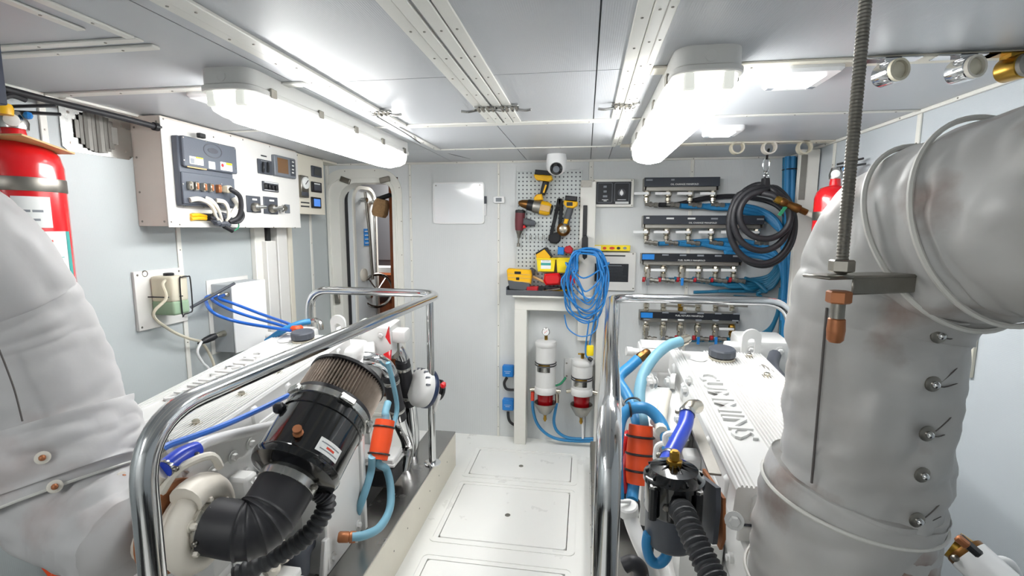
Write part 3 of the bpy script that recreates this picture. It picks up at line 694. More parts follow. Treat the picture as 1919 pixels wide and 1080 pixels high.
# ---------------------------------------------------------------- coolant bottle
pa, pb = QX(245, 510, XL), QX(338, 603, XL)
bt = thing('coolant_bottle', 'translucent header bottle half full of green coolant on a white backboard', 'bottle', (XL+.06, (pa.y+pb.y)/2, pb.z))
G().bb((XL, pa.y, pb.z), (XL+.014, pb.y+.03, pa.z), .002).build('backboard', 'cabinet', bt)
screws([(XL+.014, pa.y+.015, pa.z-.015), (XL+.014, pa.y+.015, pb.z+.015), (XL+.014, pb.y, pa.z-.015)], LN, bt, .005)
xb = XL+.13
q0, q1 = QX(318, 525, xb), QX(356, 588, xb); y0 = QX(272, 520, XL+.02).y
y0 = pa.y+.065; y1 = q1.y+.012; z0 = q1.z+.002; z1 = q0.z+.012; zm = z0+(z1-z0)*.33
G().box((XL+.015+.055, (y0+y1)/2, (zm+z1)/2), (.11, y1-y0, z1-zm), None, .014, 3).build('bottle_body', 'bottle', bt)
G().box((XL+.015+.055, (y0+y1)/2, (z0+zm)/2+.004), (.11, y1-y0, zm-z0+.008), None, .012, 3).build('coolant', 'coolant', bt)
G().lathe([(.02, 0), (.02, .012), (.016, .014)], (XL+.07, (y0+y1)/2, z1-.002), (0, 0, 1), 16).build('filler_cap', 'black_plastic', bt)
xw = XL+.130; yw0 = y0+.52*(y1-y0)-.01
G().tube(sp([V((xw, yw0, z0)), V((xw, yw0, z1-.02)), V((xw, yw0+.012, z1-.006)), V((xw, y1-.008, z1-.006)), V((xw, y1+.004, z1-.02)), V((xw, y1+.004, z0+.02)), V((xw, y1-.012, z0+.003)), V((xw, yw0+.01, z0))], 4, True), .0028, 6, True).build('wire_cage', 'black_plastic', bt)
zb_ = z0+(z1-z0)*.48
G().tube([V((XL+.012, y0-.01, zb_)), V((xw-.03, y0-.006, zb_)), V((xw, yw0+.01, zb_))], .0028, 6).build('wire_hoop', 'black_plastic', bt)
G().tube(sp([V((XL+.09, y0+.02, z1-.012)), V((XL+.10, y0-.02, z1-.03)), V((XL+.11, y0-.02, z1-.09)), QX(287, 590, XL+.08), QX(318, 618, XL+.06), QX(352, 634, XL+.05), QX(377, 640, XL+.04)], 6), .0065, 8).build('overflow_tube', 'bottle', bt)
G().tube(sp([QX(377, 640, XL+.04), QX(392, 662, XL+.04), QX(402, 690, XL+.05), QX(404, 730, XL+.06)], 5), .0065, 8).build('overflow_tube', 'bottle', bt)
G().torus((XL+.012, y0-.015, z1+.012), (1, 0, 0), .012, .003, 16, 6).build('hook_eye', 'steel', bt)
# ---------------------------------------------------------------- electrical box with gas strut
ba = QX(398, 600, XL); yb = ba.y; fx = QY(438, 600, yb).x; yend = QX(500, 600, fx).y; zt_ = QY(438, 534, yb).z; zb2 = QY(440, 662, yb).z
eb = thing('junction_box', 'white junction box with grey end and cable glands on the left wall', 'box', ((XL+fx)/2, (yb+yend)/2, zb2))
G().bb((XL, yb, zb2), (fx-.004, yend, zt_), .004).build('body', 'box_grey', eb)
G().bb((fx-.004, yb-.002, zb2-.002), (fx+.003, yend+.002, zt_+.002), .002).build('lid', 'white_plastic', eb)
G().bb((XL, yb-.025, zb2-.01), (XL+.006, yend+.02, zt_+.02), .002).build('back_plate', 'cabinet', eb)
glands = []
for px, py in ((392, 553), (410, 553), (424, 552)):
    p = QY(px+2, py, yb); p.x = max(p.x, XL+.02); G().lathe([(.013, 0), (.013, .012), (.009, .022)], p, (0, -1, 0), 10).build('cable_gland', 'nickel', eb); glands.append(p+V((0, -.02, 0)))
p = QY(420, 625, yb); G().lathe([(.016, 0), (.016, .02), (.012, .05), (.012, .06)], p, (0, -1, 0), 12).build('socket', 'nickel', eb)
G().lathe([(.014, 0), (.018, .02), (.016, .05), (.006, .09)], p+V((0, -.055, 0)), (-.3, -1, -.25), 12).build('black_plug', 'black_plastic', eb)
q = QX(378, 640, XL+.05)
G().tube(sp([q, QX(370, 660, XL+.05), QX(380, 680, XL+.05), QX(392, 695, XL+.06), QX(396, 740, XL+.07)], 5), .006, 8).build('white_cable', 'white_plastic', eb)
G().cyl(QX(357, 577, XL+.06), QX(440, 531, XL+.16), .007, n=10).build('gas_strut', 'dark_grey', None, 'dark grey gas strut above the junction box', 'strut')
for i, (g_, path) in enumerate(zip(glands, (((384, 560), (398, 585), (440, 602), (500, 613), (545, 620)), ((402, 560), (425, 578), (470, 594), (520, 608), (552, 618)), ((420, 556), (440, 570), (490, 589), (530, 603), (556, 613))))):
    xs = [fx+.03, fx+.04, fx+.10, fx+.25, -1.36]
    G().tube(sp([g_, V((g_.x, g_.y-.035, g_.z-.012))]+[QX(x, y, xx) for (x, y), xx in zip(path[1:], xs[1:])], 7), .0075, 8).build('blue_cable', 'cable_blue', None, ['lowest of the three bright blue cables from the junction box to the engine', 'middle of the three bright blue cables from the junction box to the engine', 'uppermost of the three bright blue cables from the junction box to the engine'][i], 'cable', 'blue cables of the junction box')
# ================================================================ back wall
BU, BV, BN = V((1, 0, 0)), V((0, 0, 1)), V((0, -1, 0))
def W(px, py, off=0): return QY(px, py, D-off)
def brect(g, p, q, off, th, bev=.001, r=None):
    a = QY(*p, D-off-th); b = QY(*q, D-off-th); y = D-off
    if r: return g.prism(rr(abs(b.x-a.x), abs(b.z-a.z), r), ((a.x+b.x)/2, y, (a.z+b.z)/2), BU, BV, BN*th, bev)
    return g.bb((a.x, y, a.z), (b.x, y-th, b.z), bev)
def bpoly(g, pts, off, th, bev=.002):
    P = [QY(x, y, D-off-th*.5) for x, y in pts]; return g.prism([(p.x, p.z) for p in P], (0, D-off, 0), BU, BV, BN*th, bev)
def bloc(px, py, off=0): return W(px, py, off)
# whiteboard
wbd = thing('whiteboard', 'blank white magnetic board with rounded corners on the back wall', 'whiteboard', W(859, 419))
brect(G(), (812, 343), (907, 419), 0, .010, .003, .018).build('board', 'white_board', wbd)
a, b = W(812, 343, .01), W(907, 419, .01)
G().ring(rr(b.x-a.x+.006, a.z-b.z+.006, .02), rr(b.x-a.x-.014, a.z-b.z-.014, .012), ((a.x+b.x)/2, D, (a.z+b.z)/2), BU, BV, BN*.014).build('rim', 'white_plastic', wbd)
screws([W(x, y, .012) for x, y in ((817, 348), (899, 347))], BN, wbd, .005)
mk = thing('marker_pen', 'white marker pen with dark cap clipped to the right edge of the whiteboard', 'marker', W(909.5, 405))
G().cyl(W(909.5, 404, .012), W(909.5, 382, .012), .007, n=10).build('barrel', 'white_plastic', mk)
G().cyl(W(909.5, 382, .012), W(909.5, 368, .012), .009, n=10).build('cap', 'dark_grey', mk)
# sensor on the wall trim
sn = thing('wall_sensor', 'small white sensor box on the wall seam beside the whiteboard', 'sensor', W(934, 381))
brect(G(), (924, 368), (945, 381), .007, .02, .004, .01).build('case', 'white_plastic', sn); brect(G(), (929, 371), (940, 378), .027, .002, .0005).build('window', 'print_grey', sn)
# perforated tool board
pg = thing('pegboard', 'perforated grey metal tool board with rows of holes on the back wall', 'pegboard', W(1028, 558))
a, b = W(969, 321, .02), W(1086, 558, .02); nx = 16; pit = (b.x-a.x)/nx; nz = int((a.z-b.z)/pit); g = G(); hr = pit*.2
vs = []; fs = []
for j in range(nz):
    for i in range(nx):
        c = V((a.x+pit*(i+.5), D-.02, a.z-pit*(j+.5))); k = len(vs); n = 8
        for q in range(n):
            t = 2*PI*q/n+PI/8; vs.append(c+V((hr*math.cos(t), 0, hr*math.sin(t))))
        for q in range(n):
            t = 2*PI*q/n+PI/8; m_ = max(abs(math.cos(t)), abs(math.sin(t))); vs.append(c+V((pit/2*math.cos(t)/m_, 0, pit/2*math.sin(t)/m_)))
        for q in range(n):
            t = 2*PI*q/n+PI/8; vs.append(c+V((hr*math.cos(t), .003, hr*math.sin(t))))
        for q in range(4):
            t = PI/4+PI/2*q; vs.append(c+V((pit/2*(1 if math.cos(t) > 0 else -1), 0, pit/2*(1 if math.sin(t) > 0 else -1))))
        for q in range(n):
            r_ = (q+1) % n; fs.append((k+q, k+r_, k+2*n+r_, k+2*n+q))
            if q % 2 == 0: fs.append((k+q, k+n+q, k+3*n+q//2, k+n+r_, k+r_))
            else: fs.append((k+q, k+n+q, k+n+r_, k+r_))
G().add(vs, fs).build('perforated_sheet', 'peg', pg, ang=50)
zb_ = a.z-pit*nz
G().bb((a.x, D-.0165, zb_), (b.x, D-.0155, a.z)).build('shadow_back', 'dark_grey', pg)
for x0, x1 in ((a.x, a.x+.004), (b.x-.004, b.x)): G().bb((x0-.001, D-.001, zb_), (x1+.001, D-.021, a.z)).build('edge_fold', 'peg', pg)
for x in (a.x+.03, b.x-.03):
    for z in (a.z-.03, zb_+.03): G().cyl((x, D, z), (x, D-.016, z), .008, n=8).build('standoff', 'steel_dull', pg)
# ---- cordless drill (yellow), hanging upside down
PB = .022
dl = thing('cordless_drill', 'large yellow and black cordless drill hanging upside down on the pegboard', 'drill', W(1015, 400, .05))
bpoly(G(), [(1004, 319), (1034, 322), (1033, 331), (1003, 328)], PB+.01, .07, .004).build('battery', 'black_plastic', dl)
bpoly(G(), [(1001, 328), (1034, 330), (1036, 337), (1029, 341), (1006, 338), (1003, 334)], PB+.008, .075, .005).build('battery_shoe', 'tool_yellow', dl)
bpoly(G(), [(1018, 339), (1029, 341), (1027, 352), (1021, 366), (1012, 366), (1014, 354)], PB+.02, .045, .008).build('grip', 'black_plastic', dl)
bpoly(G(), [(1022, 346), (1025, 347), (1020, 362), (1017, 361)], PB+.066, .004, .001).build('grip_stripe', 'tool_yellow', dl)
bpoly(G(), [(1007, 365), (1016, 364), (1018, 375), (1002, 377), (1001, 371)], PB+.015, .055, .006).build('trigger_housing', 'tool_yellow', dl)
bpoly(G(), [(1003, 366), (1008, 364), (1007, 372), (1003, 373)], PB+.03, .02, .003).build('trigger', 'red_dull', dl)
ax0, ax1 = W(972, 380, PB+.05), W(1032, 393, PB+.05); dv = (ax1-ax0).normalized()
def DA(t): return ax0+dv*t
L = (ax1-ax0).length
G().lathe([(.012, 0), (.024, .02), (.030, .05), (.032, .06)], DA(0), dv, 18).build('chuck', 'bronze', dl)
G().lathe([(.034, .06), (.037, .068), (.037, .10)], DA(0), dv, 12).build('torque_collar', 'black_plastic', dl)
G().lathe([(.040, .10), (.044, .112), (.045, .15)], DA(0), dv, 20).build('gear_case', 'zinc', dl)
G().lathe([(.045, .15), (.046, .155), (.045, L-.02), (.034, L)], DA(0), dv, 20).build('motor_housing', 'tool_yellow', dl)
G().box(DA(L-.035)+V((0, -.045, 0)), (.065, .006, .04), Matrix.Rotation(.2, 3, 'Y'), .002).build('name_plate', 'wood_pale', dl)
G().lathe([(.036, L-.012), (.03, L+.01), (.01, L+.014)], DA(0), dv, 16).build('rear_cap', 'black_plastic', dl)
# ---- red impact driver
im = thing('impact_driver', 'small dull red and grey driver hanging nose down at the left of the pegboard', 'drill', W(982, 450, .04))
t0, t1 = W(975, 397, PB+.03), W(973, 432, PB+.03); dv2 = (t1-t0).normalized()
G().lathe([(.026, 0), (.033, .008), (.033, .06), (.03, .10), (.026, (t1-t0).length)], t0, dv2, 18).build('motor_housing', 'red_tool', im)
G().lathe([(.027, 0), (.034, .004), (.034, .02)], t0-dv2*.012, dv2, 18).build('rear_cap', 'black_plastic', im)
G().lathe([(.024, 0), (.017, .02), (.012, .03), (.010, .05), (.006, .052), (.005, .085), (.011, .087), (.011, .11)], t1, dv2, 14).build('nose', 'steel_dull', im)
bpoly(G(), [(981, 409), (992, 410), (1002, 414), (1004, 419), (1001, 424), (990, 424), (980, 420)], PB+.01, .045, .008).build('handle', 'grey_rubber', im)
bpoly(G(), [(977, 423), (984, 422), (986, 427), (978, 429)], PB+.02, .024, .004).build('trigger', 'red', im)
G().lathe([(.018, 0), (.018, .01), (.012, .012)], W(998, 418, PB+.055), BN, 16).build('battery_end', 'dark_grey', im)
# ---- yellow right-angle grinder
gr = thing('cordless_grinder', 'yellow and black cordless grinder hanging battery up at the right of the pegboard', 'grinder', W(1065, 440, .05))
bpoly(G(), [(1060, 367), (1082, 369), (1081, 378), (1059, 376)], PB+.01, .07, .005).build('battery', 'black_plastic', gr)
bpoly(G(), [(1057, 376), (1083, 379), (1082, 386), (1074, 391), (1062, 389), (1057, 383)], PB+.008, .075, .006).build('battery_shoe', 'tool_yellow', gr)
brect(G(), (1062, 379), (1073, 386), PB+.083, .003, .001).build('battery_label', 'print_black', gr)
g0, g1 = W(1070, 388, PB+.045), W(1058, 424, PB+.045); dv3 = (g1-g0).normalized(); Lg = (g1-g0).length
G().lathe([(.02, 0), (.023, .03), (.022, Lg*.7), (.028, Lg*.85), (.034, Lg)], g0, dv3, 16).build('body_grip', 'grey_rubber', gr)
bpoly(G(), [(1058, 410), (1066, 411), (1063, 420), (1056, 419)], PB+.06, .018, .004).build('collar', 'tool_yellow', gr)
c = W(1056, 430, PB+.05)
G().lathe([(.042, -.04), (.046, -.02), (.044, .015), (.03, .026)], c, BN, 20).build('gear_head', 'bronze', gr)
G().lathe([(.026, .026), (.026, .036), (.018, .04), (.018, .05), (.008, .052)], c, BN, 18).build('spindle', 'nickel', gr)
# ---- black strap with pouch
st = thing('tool_strap', 'black webbing strap and pouch hanging between the drill and the grinder', 'strap', W(1040, 458, .04))
for pts in (((1048, 372), (1044, 392), (1040, 410), (1035, 430), (1031, 450)), ((1050, 373), (1052, 392), (1050, 412), (1048, 432), (1047, 446))):
    P = [W(x, y, .035) for x, y in pts]
    for i in range(len(P)-1): pass
    g = G(); poly = []
    for p in P: poly.append((p.x-.012, p.z))
    for p in reversed(P): poly.append((p.x+.012, p.z))
    g.prism(poly, (0, D-.028, 0), BU, BV, BN*.008, .001).build('webbing', 'fabric_black', st)
bpoly(G(), [(1029, 440), (1047, 434), (1051, 440), (1050, 452), (1044, 457), (1033, 456), (1028, 450)], PB, .06, .008).build('pouch', 'fabric_black', st)
# wire hook rack under the driver
wr_ = thing('wire_rack', 'thin wire tool hooks on the lower left of the pegboard', 'hooks', W(1000, 450, .02))
for px in (985, 996, 1009, 1020):
    G().tube([W(px, 441, PB), W(px, 441, PB+.05), W(px, 450, PB+.05), W(px+8, 450, PB+.05), W(px+8, 441, PB+.05)], .0022, 5).build('wire_hook', 'steel_dull', wr_)
# ---- yellow bin and its contents
def bin_(px0, px1, py0, py1, lab, off=.022, d=.09):
    t = thing('plastic_bin', lab, 'bin', W((px0+px1)/2, py1, off+d/2), 'yellow bins on the pegboard')
    a, b = W(px0, py0, off+d), W(px1, py1, off+d); w = b.x-a.x; h = a.z-b.z; s = .84
    cx = (a.x+b.x)/2; y0, y1 = D-off, D-off-d
    def face(P): return P
    for poly in ([(-w/2, h), (w/2, h), (w/2*s, 0), (-w/2*s, 0)],):
        G().prism(poly, (cx, y1+.004, b.z), BU, BV, BN*.004, .001).build('front', 'yellow', t)
        G().prism(poly, (cx, y0, b.z), BU, BV, BN*.004, .001).build('back', 'yellow', t)
    for sg in (-1, 1): G().bar(V((cx+sg*w*s/2, (y0+y1)/2, b.z)), V((cx+sg*w/2, (y0+y1)/2, a.z)), y0-y1, .004, up=(sg, 0, 0)).build('side', 'yellow', t)
    G().bb((cx-w*s/2, y0, b.z), (cx+w*s/2, y1, b.z+.004)).build('base', 'yellow', t)
    G().ring(rr(w+.012, d+.012, .006), rr(w-.004, d-.004, .004), (cx, (y0+y1)/2, a.z-.008), BU, (0, 1, 0), (0, 0, .008)).build('rim', 'yellow', t)
    return t, cx, y1, a, b
t, cx, y1, a, b = bin_(1006, 1040, 484, 510, 'yellow hanging bin with a white and teal label on the pegboard')
G().bb((cx-.033, y1, b.z+.02), (cx+.033, y1-.0015, a.z-.012), .0003).build('label', 'paper', t)
G().bb((cx-.033, y1-.001, b.z+.043), (cx+.033, y1-.0025, b.z+.06), .0003).build('label_band', 'teal_print', t)
G().bb((cx-.025, y1-.001, a.z-.02), (cx+.025, y1-.0025, a.z-.017), .0003).build('label_print', 'print_grey', t)
bin_(1043, 1076, 484, 512, 'yellow hanging bin half hidden behind the blue cord')
bc = thing('drill_bit_case', 'yellow and black bit case standing tilted in the yellow bin', 'case', W(1018, 486, .06))
bpoly(G(), [(1004, 476), (1021, 466), (1033, 480), (1030, 488), (1007, 487)], .045, .04, .004).build('case', 'tool_yellow', bc)
bpoly(G(), [(1004, 474), (1021, 464), (1026, 464), (1036, 481), (1033, 482), (1021, 467), (1005, 477)], .04, .05, .002).build('edge', 'black_plastic', bc)
bpoly(G(), [(1046, 463), (1058, 464), (1057, 478), (1045, 477)], .05, .04, .004).build('blue_box', 'victron', None, 'small bright blue box in the half hidden bin', 'box')
bpoly(G(), [(1059, 463), (1068, 460), (1074, 466), (1072, 475), (1062, 475), (1057, 470)], .06, .04, .006).build('red_reel', 'red_dull', None, 'small dark red tape reel above the half hidden bin', 'reel')
# ---- white channel beside the pegboard and the black hook
pc = thing('cable_channel', 'tall white cable channel beside the pegboard with a grey top plate', 'trunking', W(1098, 640))
a, b = W(1088, 340, .05), W(1110, 640, .05)
G().bb((a.x, D-.008, b.z), (b.x, D-.05, a.z), .003).build('channel', 'trim', pc)
brect(G(), (1089, 338), (1109, 351), .05, .004, .001).build('top_plate', 'zinc', pc); screws([W(1091, 349, .054), (W(1106, 349, .054))], BN, pc, .004)
hk = thing('cord_hook', 'black rubber hook strap holding the blue cord on the white channel', 'hook', W(1097, 485, .08))
brect(G(), (1093, 385), (1099.5, 445), .05, .008, .002).build('strap', 'black_plastic', hk)
bpoly(G(), [(1091, 446), (1095, 441), (1099, 441), (1102, 446), (1102, 462), (1100, 482), (1095, 486), (1092, 482), (1090, 462)], .05, .13, .004).build('hook_body', 'black_plastic', hk)
def WD(px, py, off): return W(px, py, off+.11)
# ---- the blue cord: every loop of one long lead
random.seed(11)
loops = [(1065, 1135, 470, 590, 0), (1070, 1130, 468, 560, 1), (1058, 1126, 472, 600, 2), (1062, 1139, 466, 585, 3), (1075, 1128, 470, 548, 4), (1056, 1132, 474, 606, 0), (1067, 1122, 467, 572, 1), (1060, 1142, 465, 520, 2), (1072, 1137, 471, 595, 3), (1054, 1129, 476, 580, 4), (1064, 1133, 468, 608, 2), (1078, 1126, 472, 565, 3)]
pts = []
for k, (l, r_, tp, bt_, j) in enumerate(loops):
    off = .072+.011*j; jit = lambda: random.uniform(-2.5, 2.5)
    ring_ = [(1097+jit(), tp), ((1097+r_)/2+6, tp+6), (r_-2+jit(), tp+30), (r_+jit(), (tp+bt_)/2), (r_-8+jit(), bt_-20), (1100+jit()*3, bt_+jit()), (l+10+jit(), bt_-22), (l+jit(), (tp+bt_)/2), (l+6+jit(), tp+34), ((1097+l)/2-4, tp+8)]
    pts += [WD(x, y, off+.012*math.sin(i*1.7+k)) for i, (x, y) in enumerate(ring_)]
pts += [WD(1097, 468, .09), WD(1120, 480, .1), WD(1128, 540, .1), WD(1114, 600, .09), WD(1106, 640, .08), WD(1106, 648, .08)]
cord = thing('extension_cord', 'coiled bright blue extension cord hanging on the black hook', 'cord', WD(1098, 610, .09))
G().tube(sp(pts, 7), .0052, 6).build('coil', 'cord_blue', cord)
G().tube(sp([WD(1104, 600, .1), WD(1100, 630, .09), WD(1097, 655, .08), WD(1099, 668, .08), WD(1106, 673, .08)], 5), .005, 6).build('tail', 'cord_blue', cord)
G().tube(sp([WD(1058, 590, .1), WD(1064, 615, .1), WD(1085, 630, .1), WD(1105, 628, .1), WD(1118, 615, .1), WD(1121, 590, .1)], 6), .0045, 6).build('low_loop', 'cord_blue', cord)
G().box(WD(1106, 657, .08), (.045, .03, .07), None, .008, 2).build('yellow_socket', 'yellow', cord)
G().lathe([(.008, 0), (.014, .01), (.014, .03)], WD(1102, 671, .08), (.8, 0, -.5), 10).build('black_plug', 'black_plastic', cord)
# ---- white shelf frame, tool tray
SY = .11
sf = thing('tool_stand', 'white shallow frame stand below the pegboard carrying the tool tray', 'stand', (W(1040, 820).x, D-SY/2, 0))
a = W(963, 556, SY); x0 = W(963.5, 700, SY).x; x1 = W(986, 700, SY).x; zt2 = W(1000, 556, SY).z; zt1 = W(1000, 582, SY).z; xr = W(1134, 600, SY).x
G().bb((x0, D, 0), (x1, D-SY, zt1+.002), .003).build('leg', 'trim', sf); G().bb((xr-.055, D, 0), (xr, D-SY, zt1+.002), .003).build('leg', 'trim', sf)
G().bb((x0, D, zt1), (xr, D-SY, zt2), .003).build('top_rail', 'trim', sf)
G().bb((x0-.005, D, zt2), (xr, D-SY-.06, zt2+.012), .003).build('shelf_board', 'trim', sf)
ty = SY+.05; tz = zt2+.012
tr = thing('tool_tray', 'grey open tool tray full of tools on the white stand', 'tray', (W(1000, 552, .1).x, D-.085, tz))
tx0, tx1 = W(950, 550, .14).x, W(1068, 550, .14).x
G().bb((tx0, D-.02, tz), (tx1, D-.16, tz+.005), .002).build('base', 'dark_grey', tr)
G().bb((tx0, D-.155, tz), (tx1, D-.16, tz+.035), .002).build('front_wall', 'grey_rubber', tr); G().bb((tx0, D-.02, tz), (tx1, D-.025, tz+.05), .002).build('back_wall', 'grey_rubber', tr)
for x in (tx0, tx1): G().bb((x-.003, D-.02, tz), (x+.003, D-.16, tz+.055), .002).build('side_wall', 'dark_grey', tr)
for px in (985, 1018): x = W(px, 545, .14).x; G().bb((x-.002, D-.022, tz+.005), (x+.002, D-.158, tz+.04)).build('divider', 'steel_dull', tr)
def tpoly(name, pts, off, th, m, lab, cat, grp='tools in the tray', bev=.004): return bpoly(G(), pts, off, th, bev).build(name, m, None, lab, cat, grp)
tc_ = thing('tool_case', 'yellow latched bit case standing in the left of the tool tray', 'case', W(972, 530, .1), 'tools in the tray')
bpoly(G(), [(951, 506), (953, 503), (995, 506), (997, 516), (995, 532), (980, 531), (953, 527)], .06, .07, .006).build('shell', 'tool_yellow', tc_)
bpoly(G(), [(953, 524), (994, 530), (994, 545), (956, 541)], .06, .075, .004).build('lower_shell', 'grey_rubber', tc_)
for p, q in (((964, 509), (976, 514)), ((967, 520), (973, 525))): brect(G(), p, q, .13, .006, .002).build('latch', 'black_plastic', tc_)
for y in (512, 519, 526): bpoly(G(), [(952, y), (994, y+3), (994, y+4), (952, y+1)], .129, .004, .001).build('ridge', 'wood_pale', tc_)
tpoly('socket_case', [(988, 537), (1009, 537), (1008, 548), (987, 547)], .09, .05, 'red_dull', 'small dark red socket case in the tool tray', 'case')
tpoly('red_pouch', [(1021, 513), (1048, 511), (1052, 520), (1050, 533), (1024, 534), (1019, 526)], .05, .08, 'red', 'bright red zipped pouch in the tool tray', 'pouch', bev=.012)
tpoly('red_clamp', [(1068, 515), (1076, 517), (1078, 530), (1072, 536), (1066, 530)], .06, .05, 'red', 'red clamp behind the blue cord on the tool tray', 'clamp')
hm = thing('hammer', 'hammer with a pale wooden handle lying in the tool tray', 'hammer', W(1005, 525, .08), 'tools in the tray')
G().tube([W(999, 519, .07), W(1010, 524, .08), W(1024, 531, .09)], .009, 8).build('handle', 'wood_pale', hm); G().box(W(995, 512, .06), (.04, .03, .07), Matrix.Rotation(.5, 3, 'Y'), .006).build('head', 'dark_grey', hm)
for i, (p, q, m, lb) in enumerate((((1018, 546), (1050, 541), 'nickel', 'bright steel wrench lying along the tool tray'), ((1030, 546), (1062, 544), 'tool_yellow', 'yellow handled screwdriver at the front of the tool tray'), ((1022, 537), (1050, 540), 'dark_grey', 'dark grey pliers under the red pouch'))):
    G().bar(W(*p, .12-.02*i), W(*q, .12-.02*i), .012, .012, bev=.003).build(['wrench', 'screwdriver', 'pliers'][i], m, None, lb, 'tool', 'tools in the tray')
# ---- remote panel, placard, yellow strip
rp_ = thing('remote_panel', 'white framed black control panel with a pointer knob', 'control panel', W(1150, 390))
brect(G(), (1112, 336), (1187, 388), 0, .03, .003).build('frame', 'trim', rp_)
brect(G(), (1117, 341), (1182, 383), .03, .003, .001).build('face', 'print_black', rp_)
for p, q in (((1120, 343), (1147, 380)), ((1152, 343), (1179, 378))):
    a, b = W(*p, .033), W(*q, .033); G().ring(rr(b.x-a.x, a.z-b.z, .008), rr(b.x-a.x-.006, a.z-b.z-.006, .006), ((a.x+b.x)/2, D-.033, (a.z+b.z)/2), BU, BV, BN*.0012).build('border', 'grey_plastic', rp_)
c = W(1165, 361, .033); G().lathe([(.024, 0), (.024, .006)], c, BN, 24).build('dial', 'dark_grey', rp_)
bpoly(G(), [(1165, 355), (1168.4, 360), (1168.5, 364), (1165, 367), (1161.5, 364), (1161.6, 360)], .039, .012, .003).build('pointer_knob', 'white_plastic', rp_)
brect(G(), (1153, 378.5), (1178, 382), .033, .002, .0005).build('name_strip', 'paper', rp_)
for p, q in (((1131, 348), (1137, 352)), ((1131, 357), (1137, 361)), ((1130, 366), (1138, 370))): brect(G(), p, q, .033, .003, .001).build('indicator', 'print_grey', rp_)
for p, q in (((1128, 374), (1140, 375)), ((1131, 376), (1137, 377.2)), ((1157, 374), (1173, 375))): brect(G(), p, q, .033, .0012, .0003).build('print_line', 'paper', rp_)
screws([W(x, y, .03) for x, y in ((1114, 339), (1184, 338), (1113, 386), (1184, 385))], BN, rp_, .005)
pl = thing('instruction_placard', 'white board with a black lettered instruction plate behind the blue cord', 'placard', W(1150, 548))
brect(G(), (1112, 472), (1190, 546), 0, .02, .004).build('board', 'cabinet', pl)
brect(G(), (1115, 494), (1177, 529), .02, .002, .0005).build('plate', 'plate_black', pl)
brect(G(), (1120, 478), (1172, 481), .02, .003, .0005).build('slot', 'print_black', pl)
random.seed(5)
for k in range(11):
    y = 497+k*2.85; x0 = 1118 if k else 1126; x1 = 1174-random.random()*8 if k else 1165
    brect(G(), (x0, y), (x1, y+(1.0 if k else 1.6)), .022, .0008, .0002).build('print_line', 'print_grey', pl)
screws([W(1186.5, 476, .02), W(1186.5, 541, .02)], BN, pl, .006)
yl = thing('filter_box', 'long yellow printed carton lying on top of the instruction placard', 'carton', W(1145, 472, .03))
brect(G(), (1112, 459.5), (1181, 471), .0, .045, .002).build('carton', 'yellow', yl)
brect(G(), (1115, 461), (1126, 470), .045, .001, .0003).build('white_patch', 'paper', yl)
for px, m in ((1133, 'red_print'), (1147, 'red_print'), (1159, 'print_black'), (1171, 'print_grey')):
    c = W(px, 465.3, .045); G().prism(circ(.012 if px != 1147 else .018, 14, .009), c, BU, BV, BN*.001).build('printed_mark', m, yl)
# ---- blue isolator boxes
for py, lab, pth in ((697, 'upper blue electrical box beside the white stand leg', ((950, 708), (945, 718), (948, 728), (956, 731), (966, 731))), (760, 'lower blue electrical box beside the white stand leg', ((952, 772), (953, 784), (957, 792), (966, 798)))):
    t = thing('blue_device', lab, 'electrical box', W(951, py+11, .02), 'blue boxes by the stand leg')
    brect(G(), (941, py-11), (962, py+11), .0, .05, .006).build('case', 'victron', t)
    for k, w in ((-1, 6), (2, 4)): brect(G(), (951-w, py+k), (951+w, py+k+1.2), .05, .001, .0003).build('print_line', 'paper', t)
    G().tube(sp([W(x, y, .03) for x, y in pth], 5), .010, 8).build('black_cable', 'rubber', t)
